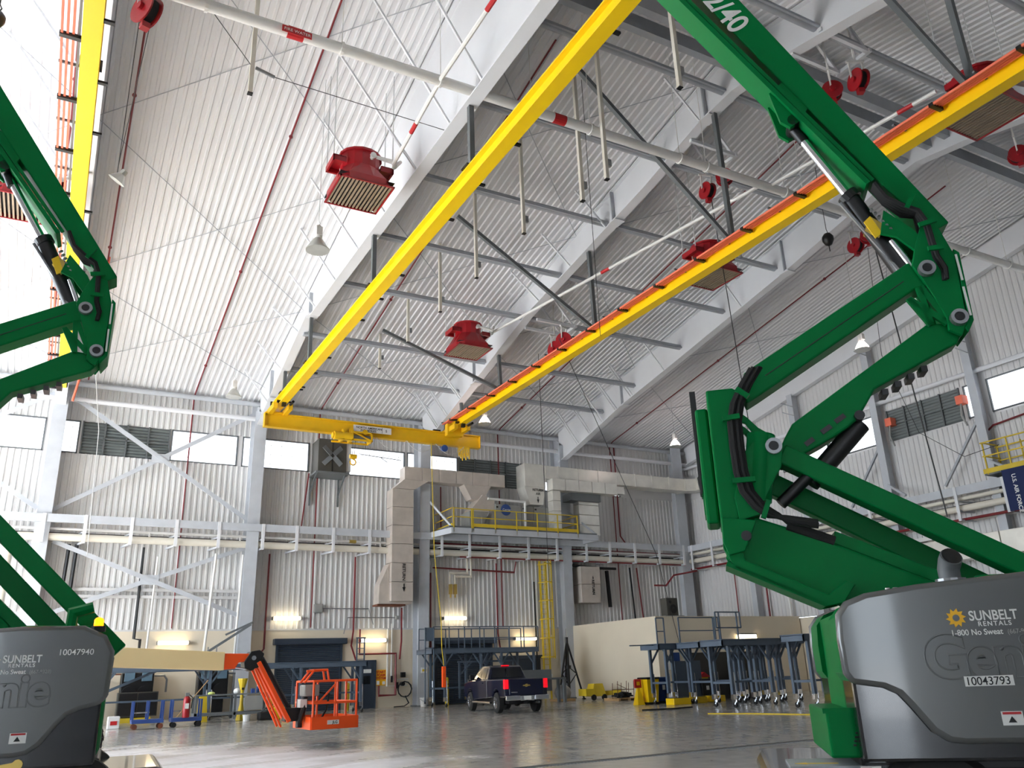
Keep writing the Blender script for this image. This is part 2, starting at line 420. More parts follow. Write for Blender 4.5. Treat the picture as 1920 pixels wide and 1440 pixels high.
# right-hand gable: rake beam and wall columns
rk = sroot('beam_rake', (41, 30, 18))
for ya, yb in ((47, YR), (YR, -12)):
    za, zb = (roofz(ya)-1.55, roofz(yb)-1.5)
    obj('web', M().bar((40.98, ya, (za+roofz(ya)-.2)/2), (40.98, yb, (zb+roofz(yb)-.2)/2), .06, 1.3), 'paint_white', rk)
    obj('flange', M().bar((40.98, ya, za), (40.98, yb, zb), .4, .05), 'paint_white', rk)
for y in (41.3, 36.0, 30.0, 24.0, 18.0):
    cl = sroot('column', (40.95, y, 0)); zt = roofz(y)-1.5
    obj('flange', M().box(40.52, 40.57, y-.22, y+.22, 0, zt), 'paint_grey', cl)
    obj('web', M().box(40.57, 41.2, y-.03, y+.03, 0, zt), 'paint_grey', cl)
    obj('knee', M().bar((40.6, y, 10.9), (39.9, y-1.5, 9.95), .12, .12), 'paint_grey', cl) if y < 40 else None
    for z in (18.6, 17.2, 16.6):
        if z < zt: obj('girt_bracket', M().bar((40.6, y-.2, z), (39.5, y-.2, z+.1), .04, .04), 'paint_grey', cl)
# gable knee braces
for y, yb in ((30, 32.6), (24, 26.6)):
    struct('trim_brace', M().bar((40.6, y, 13.2), (40.6, yb, 10.1), .12, .12), 'strut_grey')
# X bracing on the back wall
def xbrace(x0, x1, z0, z1, y=47.4):
    xb = sroot('trim_bracing', ((x0+x1)/2, y, (z0+z1)/2))
    obj('angle', M().bar((x0, y, z0), (x1, y, z1), .06, .22, (0, 0, 1)), 'paint_grey', xb)
    obj('angle', M().bar((x0, y-.1, z1), (x1, y-.1, z0), .06, .22, (0, 0, 1)), 'paint_grey', xb)
    obj('gusset', M().cbox(((x0+x1)/2, y-.05, (z0+z1)/2), .9, .04, .5), 'paint_grey', xb)
xbrace(-.4, 9.1, 10.2, 16.3); xbrace(-.2, 9.1, 5.0, 8.6); xbrace(-10.5, -1.1, 10.2, 16.3); xbrace(-10.5, -1.1, 5, 8.4)

# windows, louvres
WN = [0]
def window_x(x0, x1, nx, y=YB):
    WN[0] += 1; wd = sroot('window_%d' % WN[0], ((x0+x1)/2, y, 14.2))
    fr = M().box(x0, x1, y-.06, y+.06, WZ0, WZ0+.06).box(x0, x1, y-.06, y+.06, WZ1-.06, WZ1).box(x0, x0+.07, y-.06, y+.06, WZ0, WZ1).box(x1-.07, x1, y-.06, y+.06, WZ0, WZ1)
    obj('window_frame', fr, 'dark_steel', wd)
    dx = (x1-x0-.14)/nx; dz = (WZ1-WZ0-.12)/2
    for i in range(nx):
        for k in range(2):
            obj('pane', M().box(x0+.07+i*dx+.008, x0+.07+(i+1)*dx-.008, y+.02, y+.05, WZ0+.06+k*dz+.008, WZ0+.06+(k+1)*dz-.008), 'window_pane', wd)
    dots = M()
    for i in range(nx*2):
        for k in range(3):
            xx = x0+.07+(i+.5)*dx/2; zz = WZ0+.3+k*.56; dots.box(xx-.02, xx+.02, y-.0, y+.02, zz-.03, zz+.03)
    o = obj('fixing_clips', dots, 'grey_box', wd); o['kind'] = 'stuff'
def window_y(y0, y1, ny):
    WN[0] += 1; X = XR; wd = sroot('window_%d' % WN[0], (X, (y0+y1)/2, 14.2)); a, b_ = WZ0+.1, WZ1+.1
    fr = M().box(X-.06, X+.06, y0, y1, a, a+.06).box(X-.06, X+.06, y0, y1, b_-.06, b_).box(X-.06, X+.06, y0, y0+.07, a, b_).box(X-.06, X+.06, y1-.07, y1, a, b_)
    obj('window_frame', fr, 'dark_steel', wd); dy = (y1-y0-.14)/ny; dz = (b_-a-.12)/2
    for i in range(ny):
        for k in range(2):
            obj('pane', M().box(X+.02, X+.05, y0+.07+i*dy+.008, y0+.07+(i+1)*dy-.008, a+.06+k*dz+.008, a+.06+(k+1)*dz-.008), 'window_pane', wd)
def louvre(p0, p1, axis, label, z0=WZ0, z1=WZ1):
    c = ((p0+p1)/2, YB-.05, 14.2) if axis == 'x' else (XR-.05, (p0+p1)/2, 14.3)
    lv = thing('wall_louvre', label, 'louvre', c, 0, 'wall louvres in the window band')
    A = (lambda a, d, z: (a, YB+.02-d, z)) if axis == 'x' else (lambda a, d, z: (XR-d+.02, a, z))
    nd = 4; dp = (p1-p0)/nd
    obj('backing', M().quad(A(p0, -.06, z0), A(p1, -.06, z0), A(p1, -.06, z1), A(p0, -.06, z1)), 'dark_steel', lv)
    for i in range(nd+1):
        a = p0+i*dp; obj('mullion', M().bar(A(a, .08, z0), A(a, .08, z1), .07, .1, A(1, 0, 0) if axis == 'y' else (0, 1, 0)), 'dark_steel', lv)
    obj('mullion', M().bar(A(p0, .08, (z0+z1)/2), A(p1, .08, (z0+z1)/2), .1, .06), 'dark_steel', lv)
    for i in range(nd):
        for k in range(10):
            z = z0+.1+k*(z1-z0-.12)/10; a0, a1 = p0+i*dp+.04, p0+(i+1)*dp-.04
            m_ = M().quad(A(a0, .06, z-.02), A(a1, .06, z-.02), A(a1, -.02, z+.11), A(a0, -.02, z+.11)).quad(A(a0, .06, z-.02), A(a1, .06, z-.02), A(a1, .06, z+.0), A(a0, .06, z+.0))
            obj('slat', m_, 'louvre_grey', lv)
window_x(-9.5, -1.3, 6); window_x(-1.0, .3, 1); window_x(4.85, 8.45, 3); window_x(8.7, 12.6, 3); window_x(14.7, 18.7, 3)
window_x(18.85, 22.4, 3); window_x(27.2, 31.9, 4); window_x(32.1, 35.3, 2)
louvre(.42, 4.75, 'x', 'grey slatted wall louvre behind the wall bracing, left of the long bright window')
louvre(22.5, 27.1, 'x', 'dark grey slatted wall louvre above the rooftop style air handler')
fill = M()
for a, c in ((XL, -9.5), (-1.3, -1), (.3, .42), (4.75, 4.85), (8.45, 8.7), (12.6, 14.7), (18.7, 18.85), (22.4, 22.5), (27.1, 27.2), (31.9, 32.1), (35.3, XR)):
    fill.box(a, c, YB-.01, YB+.06, WZ0, WZ1)
struct('wall_back', fill, 'siding')
window_y(34.15, 38.0, 3); window_y(30.45, 34.05, 3); window_y(24.3, 24.95, 1); window_y(17.0, 23.65, 5)
louvre(25.2, 29.7, 'y', 'grey slatted louvre on the right wall with red lamp boxes', WZ0+.1, WZ1+.1)
fill = M()
for a, c in ((YF, 17), (23.65, 24.3), (24.95, 25.2), (29.7, 30.45), (38, YB)):
    fill.box(XR-.01, XR+.06, a, c, WZ0, WZ1+.12)
struct('wall_right', fill, 'siding')
# ================================================================ ROOF-HUNG THINGS
RB, RT = 15.25, 15.78
RWX = [-0.78, 9.4, 19.66]
RWL = ['yellow crane runway beam hanging at the far left beside the first rafter', 'yellow crane runway beam under the deep white rafter, carrying the left end of the crane', 'yellow crane runway beam with orange conductor rails, carrying the right end of the crane']
for i, X in enumerate(RWX):
    rw = thing('crane_runway', RWL[i], 'crane runway', (X, 20, 15.5), 0, 'crane runway beams')
    y0, y1 = -8, (43.3 if i else 43.0)
    obj('bottom_flange', M().box(X-.2, X+.2, y0, y1, RB, RB+.05), 'yellow', rw)
    obj('web', M().box(X-.05, X+.05, y0, y1, RB+.05, RT-.05), 'yellow', rw)
    obj('top_flange', M().box(X-.2, X+.2, y0, y1, RT-.05, RT), 'yellow', rw)
    obj('end_stop', M().box(X-.25, X+.25, y1-.05, y1+.1, RB+.05, RT+.1), 'black', rw)
    pf = prof[i]
    for y in (41.4, 36.6, 27.6, 18.9, 9.8) if i else (36.6, 27.6, 18.9, 9.8):
        z = interp(pf, y); p = M().bar((X, y, RT), (FX[i], y, z-.03), .16, .16, (0, 1, 0)); obj('hanger_post', p, 'dark_steel', rw)
        obj('hanger_plate', M().box(X-.25, X+.25, y-.2, y+.2, RT, RT+.05), 'black', rw)
        if i and y < 40 and y > 9:      # sway brace up to the neighbouring strut
            xt = X-6.6 if i == 2 else X+6.0
            if i == 2: obj('sway_brace', M().bar((X-.1, y+.1, RT+.12), (xt, y+.1, roofz(y)-1.3), .15, .15, (0, 1, 0)), 'dark_steel', rw)
        if i == 0 or i == 1:
            for yy in (y-2.2, y, y+2.2):
                obj('clip', M().box(X+.2, X+.42, yy-.05, yy+.05, RB+.06, RB+.12), 'black', rw)
for X, lab, col in ((RWX[0]-.62, 'thin red conductor rails beside the leftmost yellow runway beam', 'orange_rail'), (RWX[2]-.55, 'bundle of orange conductor rails along the right yellow runway beam', 'orange_rail')):
    cr = thing('conductor_rail', lab, 'conductor rail', (X, 20, 15.6))
    for k in range(4):
        xx = X+k*.115
        obj('rail', M().bar((xx, -6, 15.62+.02*k), (xx, 43, 15.62+.02*k), .05, .07), col if k < 3 else ('dark_steel' if X < 5 else col), cr)
    y = -5
    while y < 43:
        obj('bracket', M().box(X-.06, X+.5, y-.03, y+.03, 15.7, 15.75), 'dark_steel', cr)
        obj('rail_clip', M().box(X-.05, X+.42, y+1.2, y+1.32, 15.56, 15.66), 'black', cr); y += 2.4

# bridge crane under the runways
bc = thing('bridge_crane', 'yellow overhead bridge crane girder spanning two runway beams with hoist trolley', 'crane', (15, 42.7, 14.6))
CY = 42.7
gm = M().box(8.75, 21.35, CY-.02, CY+.02, 14.28, 15.02).box(8.75, 21.35, CY-.16, CY+.16, 14.26, 14.32).box(8.75, 21.35, CY-.16, CY+.16, 14.98, 15.04)
gm.box(8.73, 8.77, CY-.17, CY+.17, 14.26, 15.04).box(21.33, 21.37, CY-.17, CY+.17, 14.26, 15.04)
obj('girder', gm, 'crane_yellow', bc)
for X in (9.4, 19.66):
    et = obj('end_truck', M().box(X-.5, X-.28, CY-1.3, CY+.7, 14.96, 15.25).box(X+.28, X+.5, CY-1.3, CY+.7, 14.96, 15.25).box(X-.5, X+.5, CY-.2, CY+.2, 15.02, 15.1), 'crane_yellow', bc)
    for yy in (CY-1.0, CY+.4):
        for s_ in (-1, 1): obj('wheel', M().cyl((X+s_*.1, yy, 15.4), (X+s_*.27, yy, 15.4), .1, 12), 'black', et)
    obj('bumper', M().box(X-.1, X+.1, CY-1.5, CY-1.3, 15.05, 15.25).cyl((X+.36, CY-1.35, 15.2), (X+.36, CY-1.9, 15.2), .07), 'black', bc)
obj('control_box', M().box(19.05, 20.1, CY-.55, CY-.18, 14.75, 15.45), 'crane_yellow', bc, bevel=.03)
pl = obj('name_plate', M().box(13.55, 15.75, CY-.2, CY-.17, 14.5, 14.86), 'decal_white', bc)
text('NORTH AMERICAN', .17, 'decal_black', bc, (13.7, CY-.21, 14.68), (1, 0, 0), (0, 0, 1), bold=.02)
text('INDUSTRIES', .17, 'decal_black', bc, (13.95, CY-.21, 14.53), (1, 0, 0), (0, 0, 1), bold=.02)
text('5', .2, 'decal_black', bc, (15.4, CY-.21, 14.6), (1, 0, 0), (0, 0, 1), bold=.02)
obj('name_plate_line', M().box(15.2, 15.22, CY-.205, CY-.2, 14.52, 14.84), 'decal_black', bc)
h = obj('hoist_frame', M().box(12.5, 14.6, CY-.42, CY-.34, 13.9, 14.0).box(12.5, 14.6, CY+.34, CY+.42, 13.9, 14.0).box(13.5, 14.6, CY-.42, CY-.36, 14.35, 14.42).bar((13.5, CY-.4, 14.38), (14.55, CY-.4, 13.95), .06, .06).box(14.52, 14.6, CY-.42, CY+.42, 13.9, 14.42).box(12.9, 13.0, CY-.42, CY+.42, 13.9, 14.45).box(13.4, 13.5, CY-.42, CY+.42, 13.9, 14.45), 'crane_yellow', bc)
obj('hoist_drum', M().cyl((13.5, CY-.22, 14.12), (14.5, CY-.22, 14.12), .16, 14), 'dark_steel', bc, smooth=True)
obj('hoist_motor', M().cyl((12.45, CY-.25, 14.12), (13.45, CY-.25, 14.12), .24, 14).cyl((12.35, CY-.25, 14.12), (12.45, CY-.25, 14.12), .17, 14), 'crane_yellow', bc, smooth=True)
for xx in (13.05, 13.4, 14.2): obj('trolley_wheel', M().cyl((xx, CY-.3, 14.46), (xx, CY-.08, 14.46), .15, 14), 'crane_yellow', bc, smooth=True)
hk = obj('hook_block', M().box(13.55, 13.73, CY-.08, CY+.08, 12.95, 13.2).cyl((13.45, CY, 13.1), (13.83, CY, 13.1), .12, 12), 'crane_yellow', bc)
obj('hook', M().tube([(13.64+.16*math.sin(t), CY, 12.78-.16*math.cos(t)) for t in [R(a) for a in range(-120, 181, 30)]], .035, 6), 'crane_yellow', hk)
obj('wire_rope', M().cyl((13.58, CY, 13.2), (13.58, CY-.1, 14.0), .012, 5).cyl((13.7, CY, 13.2), (13.7, CY-.1, 14.0), .012, 5), 'wire', bc)
for k in range(7):
    xx = 19.95+.11*k; d = .55+.3*((k*37) % 5)/5
    obj('festoon_loop', M().tube([(xx, CY-.1, 14.25), (xx-.03, CY-.12, 14.25-d*.6), (xx+.03, CY-.1, 14.25-d), (xx+.07, CY-.08, 14.25-d*.5), (xx+.06, CY-.1, 14.25)], .025, 5), 'yellow', bc)
for k in range(3):
    x0 = 14.9+k*1.8; obj('festoon_cable', M().tube([(x0+1.8*t, CY-.15, 14.26-1.0*t*(1-t)*2.2) for t in [i/8 for i in range(9)]], .018, 5), 'wire_light', bc)
pd = obj('alarm_horn', M().cyl((18.9, CY-.2, 14.0), (18.9, CY-.5, 13.95), .14, 12, .2), 'cart_blue', bc)

# foam generators
def foam_gen(x, y, label, z=17.0):
    t = thing('foam_generator', label, 'foam generator', (x, y, z), 0, 'red foam generators under the roof')
    s_ = .93
    hood = M(); n_ = 16
    sq = []
    for j in range(n_):
        a = 2*math.pi*(j+.5)/n_; k = 1/max(abs(math.cos(a)), abs(math.sin(a))); sq.append((s_*k*math.cos(a), s_*k*math.sin(a)))
    rings = [[(px*1.0, py, 0) for px, py in sq], [(px, py, .24) for px, py in sq], [(.66*math.cos(2*math.pi*(j+.5)/n_), .66*math.sin(2*math.pi*(j+.5)/n_), .82) for j in range(n_)], [(.66*math.cos(2*math.pi*(j+.5)/n_), .66*math.sin(2*math.pi*(j+.5)/n_), 1.34) for j in range(n_)], [(.74*math.cos(2*math.pi*(j+.5)/n_), .74*math.sin(2*math.pi*(j+.5)/n_), 1.34) for j in range(n_)], [(.74*math.cos(2*math.pi*(j+.5)/n_), .74*math.sin(2*math.pi*(j+.5)/n_), 1.42) for j in range(n_)]]
    for r_ in rings: hood.v += r_
    for i in range(5):
        for j in range(n_): hood.f.append((i*n_+j, i*n_+(j+1) % n_, (i+1)*n_+(j+1) % n_, (i+1)*n_+j))
    hood.f.append(tuple(5*n_+j for j in range(n_)))
    obj('housing', hood, 'fire_red', t, local=True)
    rim = M().box(-s_, s_, -s_, -s_+.05, -.03, .02).box(-s_, s_, s_-.05, s_, -.03, .02).box(-s_, -s_+.05, -s_, s_, -.03, .02).box(s_-.05, s_, -s_, s_, -.03, .02)
    obj('grille_rim', rim, 'fire_red', t, local=True)
    obj('screen', M().quad((-s_, -s_, .16), (s_, -s_, .16), (s_, s_, .16), (-s_, s_, .16)), 'black', t, local=True)
    vane = None
    for k in range(14):
        xx = -s_+.1+k*(2*s_-.2)/13
        if vane is None: vane = obj('vane', M().box(-.03, .03, -s_+.05, s_-.05, -.01, .05), 'vane_tan', t, local=True); vane.location = (xx, 0, 0)
        else: share(vane, t, (xx, 0, 0))
    for sx in (-1, 1):
        br = M()
        for yy in (-.4, .4): br.box(min(sx*.6, sx*1.05), max(sx*.6, sx*1.05), yy-.04, yy+.04, .85, 1.05)
        br.box(min(sx*1.0, sx*1.06), max(sx*1.0, sx*1.06), -.44, .44, .85, 1.05).box(min(sx*.62, sx*1.05), max(sx*.62, sx*1.05), -.44, .44, 1.02, 1.06)
        obj('mounting_bracket', br, 'fire_red', t, local=True)
        for yy in (-.4, .4): obj('hanger_rod', M().cyl((sx*1.03, yy, 1.05), (sx*1.03, yy, roofz(y+yy)-z-.1), .02, 5), 'wire_light', t, local=True)
    obj('inlet_valve', M().cyl((.2, -.62, 1.12), (.2, -.8, 1.12), .07, 8).cyl((.2, -.78, 1.12), (.2, -.84, 1.12), .11, 8), 'pipe_white', t, local=True)
    obj('feed_pipe', M().tube([(.35, -.7, 1.15), (.95, -.95, .95), (.9, -.9, .8), (1.35, -.3, 1.5)], .06, 8), 'pipe_white', t, local=True, smooth=True)
    return t
foam_gen(7.43, 23.5, 'red foam generator with slatted mouth hanging left of the deep white rafter')
foam_gen(17.0, 35.0, 'red foam generator hanging between the two crane runways, above the bridge crane')
foam_gen(22.7, 23.3, 'red foam generator half hidden behind the right yellow runway and its orange rails')
foam_gen(23.0, 11.3, 'largest looking red foam generator at the upper right, behind the yellow runway')
foam_gen(-2.45, 29.1, 'red foam generator at the far left behind the green lift boom')

# main water pipe across all bays and branch lines
mp_ = thing('water_main', 'thick white sprinkler main crossing under the roof from left to right', 'pipe', (9, 18.43, 18.2))
obj('pipe_run', M().cyl((-12, 18.43, 18.2), (XR-.2, 18.43, 18.2), .16, 14), 'pipe_white', mp_, smooth=True)
for x in (-4, 1.6, 5.2, 8.2, 11.3, 13.5, 17.2, 18.4, 22.2, 23.2, 26, 29.2, 33, 36):
    obj('pipe_hanger', M().lathe([(.17, -.04), (.2, -.04), (.2, .04), (.17, .04)], (x, 18.43, 18.2), 12, (1, 0, 0)).cyl((x, 18.43, 18.4), (x, 18.43, roofz(18.4)-.06), .014, 5), 'pipe_white', mp_)
for x in (3.9, 12.3): obj('pipe_marker', M().cyl((x-.22, 18.43, 18.2), (x+.22, 18.43, 18.2), .167, 14), 'label_red', mp_)
obj('pipe_marker_tag', M().box(3.5, 4.3, 18.2, 18.22, 17.98, 18.18), 'label_red', mp_)
text('FIRE WATER', .13, 'decal_white', mp_, (3.55, 18.19, 18.03), (1, 0, 0), (0, 0, 1))
def pipe(name, label, pts, r, m_, cat='pipe', group=None, n=7):
    mm = M().tube(pts, r, n); c = Vector(pts[0]); o = obj(name, mm, m_, None, smooth=True); return tag(o, label, cat, group)
for lab, pts, yl in (('white branch pipe with red bands running along the deep rafter to the left foam generator', [(8.3, 22.6, 17.9), (8.15, 18.3, 18.15), (8.4, 10, 18.6)], (20.6, 15.2)),
                     ('white branch pipe with a red band dropping from the main past the second rafter', [(18.2, 34.6, 18.1), (21.1, 18.3, 18.25)], (26.5,)),
                     ('white branch pipe behind the right green boom running on to the upper right', [(21.4, 18.3, 18.25), (22.3, 12.2, 18.3)], (13.2,))):
    t = thing('branch_pipe', lab, 'pipe', pts[0]); obj('pipe_run', M().tube(pts, .07, 8), 'pipe_white', t, smooth=True)
    for y in yl:
        for (a, bq) in zip(pts, pts[1:]):
            if min(a[1], bq[1]) < y < max(a[1], bq[1]):
                f = (y-a[1])/(bq[1]-a[1]); p = Vector(a).lerp(Vector(bq), f); d = (Vector(bq)-Vector(a)).normalized()*.25
                obj('pipe_band', M().cyl(p-d, p+d, .076, 8), 'label_red', t)
# red sprinkler lines following the roof slope, continuing down the wall
for X, lab in ((5.8, 'dark red sprinkler pipe down the bright roof slope left of the deep rafter'), (13.1, 'dark red sprinkler pipe on the roof slope between the two runways'), (25.3, 'dark red sprinkler pipe on the roof slope left of the third rafter'), (34.5, 'dark red sprinkler pipe on the roof slope beyond the third rafter'), (-1.5, 'dark red sprinkler pipe along the roof left of the first rafter'), (.35, 'dark red sprinkler pipe close to the first rafter on its right')):
    t = thing('sprinkler_pipe', lab, 'pipe', (X, 30, roofz(30)-.2))
    obj('pipe_run', M().tube([(X, 19.5, roofz(19.5)-.2), (X, 47.3, roofz(47.3)-.2), (X, 47.75, 17.0), (X, 47.75, 4.4)] if X > 1 else [(X, 10, roofz(10)-.4), (X, 17.7, roofz(17.7)-.4), (X, 47.3, roofz(47.3)-.2)], .035, 7), 'pipe_red', t, smooth=True)
    for y in (27, 35.7, 44.3): obj('coupling', M().ball((X, y, roofz(y)-.2), .08, 8), 'pipe_red', t)
# drop posts in the middle of the bays
dl = {39.0: 'nearest to the back wall', 35.0: 'second from the back wall', 31.1: 'third from the back wall', 27.4: 'fourth from the back wall', 23.4: 'fifth from the back wall', 19.5: 'farther of the pair by the main', 18.1: 'nearer of the pair by the main', 14.4: 'the last before the ridge'}
for y, zb in ((39.0, 17), (35.0, 17), (31.1, 17), (27.4, 17), (23.4, 17), (19.5, 16.2), (18.1, 16.2), (14.4, 17)):
    t = thing('drop_post', 'pale square tube hanging from the roof, '+dl[y], 'post', (13.75, y, zb), 0, 'hanging drop posts')
    obj('tube', M().box(13.69, 13.81, y-.06, y+.06, zb, roofz(y)-.06), 'pipe_cream', t)
    obj('end_cap', M().box(13.68, 13.82, y-.07, y+.07, zb-.03, zb), 'black', t)
    obj('box', M().box(13.83, 13.95, y-.05, y+.05, zb+.5, zb+.75), 'steel', t)
t = thing('drop_post', 'long white tube hanging from the roof at the upper left, with a turnbuckle', 'post', (3.1, 20, 17.1), 0, 'hanging drop posts')
obj('tube', M().box(3.04, 3.16, 19.94, 20.06, 17.1, roofz(20)-.06), 'pipe_cream', t); obj('end_cap', M().box(3.03, 3.17, 19.93, 20.07, 17.07, 17.1), 'black', t)
obj('turnbuckle', M().cyl((3.2, 20, 18.0), (3.75, 20.1, 17.95), .05, 8), 'steel', t)
obj('guy_wire', M().cyl((3.7, 20.1, 17.95), (9.2, 20.4, 18.1), .012, 5).cyl((3.1, 20, 18.0), (-.6, 17, 19.5), .012, 5), 'wire', t)

# hose reels
def reel(p, label, rz=0, s=.42):
    t = thing('hose_reel', label, 'hose reel', p, rz, 'red hose reels under the roof')
    obj('drum', M().lathe([(s*1.0, -.16), (s*1.0, -.12), (s*.45, -.11), (s*.45, .11), (s*1.0, .12), (s*1.0, .16)], (0, 0, 0), 20, (1, .25, 0)), 'fire_red', t, local=True, smooth=True)
    obj('hub', M().cyl((-.24, -.06, 0), (.24, .06, 0), .1, 10), 'fire_red', t, local=True)
    obj('hose', M().lathe([(s*.8, -.1), (s*.8, .1)], (0, 0, 0), 18, (1, .25, 0)), 'rubber', t, local=True, smooth=True)
    obj('hanger_frame', M().bar((-.22, 0, 0), (-.22, 0, .75), .05, .05).bar((.22, 0, 0), (.22, 0, .75), .05, .05).bar((-.3, 0, .75), (.3, 0, .75), .08, .08).bar((0, 0, .75), (0, 0, roofz(p[1])-p[2]-.06), .06, .06), 'pipe_white', t, local=True)
    obj('outlet', M().box(-.1, .1, -.1, .1, -s-.14, -s+.02), 'fire_red', t, local=True)
    return t
def reel_at(p, label, rz=0, s=.42): return reel(p, label, rz, s)
reel((.25, 18.5, 17.5), 'red hose reel at the upper left beside the dark side of the first rafter', .3)
reel((.3, 17.8, 18.1), 'red hose reel cut by the top edge, just above another reel at the upper left', .3)
reel((21.35, 14.05, 19.75), 'larger red hose reel between the raised green boom and the upper right foam generator', -.5, .38)
reel((21.0, 14.85, 19.75), 'red hose reel touching the right edge of the raised green boom', .6, .34)
reel((21.3, 21.45, 19.75), 'lower red hose reel hanging under the water main, left of the chrome boom cylinder', -.3, .36)
reel((21.35, 20.5, 19.85), 'red hose reel tight under the water main with a red tag above it', .5, .33)
reel((21.45, 33.8, 17.4), 'red hose reel behind the orange rails in mid picture, left one of a pair', 0, .42)
reel((21.45, 32.9, 17.55), 'red hose reel behind the orange rails in mid picture, right one of a pair', .4, .42)
reel((31.5, 22.6, 20.2), 'red hose reel just left of the black boom cylinder, below the retractor ball', -.3, .38)
reel((31.4, 21.8, 20.3), 'red hose reel overlapped by the black boom cylinder', .5, .36)
reel((31.5, 14.7, 20.3), 'dark red hose reel cut by the right picture edge under the upper right foam generator', .4, .38)

# platform frames carrying the reels
for (x, y, z, lab) in ((20.9, 33.4, 18.4, 'white steel bracket frame beside the second rafter carrying two hose reels'), (20.7, 20.9, 20.9, 'white steel bracket frame near the ridge carrying two hose reels'), (20.6, 14.4, 20.9, 'pale steel bracket frame behind the raised boom carrying two hose reels')):
    t = thing('reel_bracket', lab, 'bracket', (x, y, z))
    obj('arm', M().bar((x-1.1, y-.6, z), (x+1.2, y-.6, z), .12, .14), 'paint_white', t); obj('arm', M().bar((x-1.1, y+.6, z), (x+1.2, y+.6, z), .12, .14), 'paint_white', t)
    obj('cross_bar', M().bar((x+1.2, y-.7, z), (x+1.2, y+.7, z), .12, .14), 'paint_white', t)
    obj('hanger', M().bar((x+1.1, y-.6, z), (x-.2, y-.6, roofz(y)-.1), .09, .09), 'paint_white', t); obj('hanger', M().bar((x+1.1, y+.6, z), (x-.2, y+.6, roofz(y)-.1), .09, .09), 'paint_white', t)

# high-bay lamps
def bay_lamp(p, label, lit, s=1.0):
    t = thing('high_bay_lamp', label, 'lamp', p, 0, 'high bay lamps')
    obj('reflector', M().lathe([(.12, .42), (.17, .36), (.27, .2), (.36, .02), (.38, 0), (.365, 0), (.25, .2), (.1, .36)], (0, 0, 0), 20), 'lamp_hot' if lit else 'silver_lamp', t, local=True, smooth=True)
    obj('lens', M().lathe([(.005, .0), (.36, .005), (.36, .02), (.005, .03)], (0, 0, 0), 20), 'lamp_hot' if lit else 'lens', t, local=True, smooth=True)
    obj('rim', M().lathe([(.36, -.02), (.39, -.02), (.39, .02), (.36, .02)], (0, 0, 0), 20), 'silver_lamp', t, local=True)
    obj('ballast', M().lathe([(.13, .42), (.14, .46), (.14, .82), (.08, .9)], (0, 0, 0), 12).box(-.1, .1, -.17, -.1, .5, .8), 'pipe_white', t, local=True, smooth=True)
    obj('hook', M().tube([(0, 0, .9), (.05, 0, 1.0), (0, 0, 1.08), (0, 0, roofz(p[1])-p[2]+.01)], .013, 5), 'wire_light', t, local=True)
bay_lamp((6.3, 24.2, 15.0), 'unlit silver bay lamp hanging below the left foam generator', False)
bay_lamp((6.9, 41.5, 15.3), 'unlit silver bay lamp near the back wall, left of the crane end', False)
bay_lamp((20.9, 41.0, 15.3), 'glowing bay lamp just right of the crane control box', True)
bay_lamp((33.5, 24.75, 16.0), 'glowing bay lamp between the two green boom arms', True)
bay_lamp((35.1, 41.2, 15.4), 'glowing bay lamp left of the green riser, above the long bright duct', True)
t = thing('speaker_horn', 'small pale horn speaker hanging on a wire right of the first rafter', 'speaker', (.15, 24, 15.8))
obj('horn', M().lathe([(.28, 0), (.1, .25), (.09, .4)], (.15, 24, 15.8), 8, (.5, -.3, .8)), 'silver_lamp', t); obj('bracket', M().cyl((.15, 24, 16), (.15, 24, roofz(24)), .012, 5), 'wire', t)

# retractor balls, loose cables
for p, lab, hose in (((-2.55, 17.2, 15.0), 'black round cable retractor with yellow hose at the left picture edge', True), ((27.5, 21.0, 18.8), 'black round cable retractor with hook hanging above the hose reels at the right', False)):
    t = thing('cable_retractor', lab, 'retractor', p); s_ = .16 if hose else .24
    obj('case', M().lathe([(.02, -s_*1.4), (s_*.6, -s_*1.1), (s_, -s_*.3), (s_, s_*.4), (s_*.6, s_), (.03, s_*1.2)], p, 12), 'black', t, smooth=True)
    P = Vector(p)
    obj('hook', M().tube([P+Vector((0, 0, s_)), P+Vector((.05, 0, s_+.12)), P+Vector((0, 0, s_+.22)), P+Vector((0, 0, 4))], .014, 5), 'wire', t)
    obj('cable', M().cyl(P-Vector((0, 0, s_)), P-Vector((0, 0, s_+.35)), .02, 5), 'wire', t)
    if hose: obj('hose_coil', M().tube([P+Vector((.12*math.cos(a*.7)+.0, .1*math.sin(a*.7), -.6-.02*a-.1*math.sin(a*.35))) for a in range(0, 40)], .02, 5), 'yellow_dull', t)
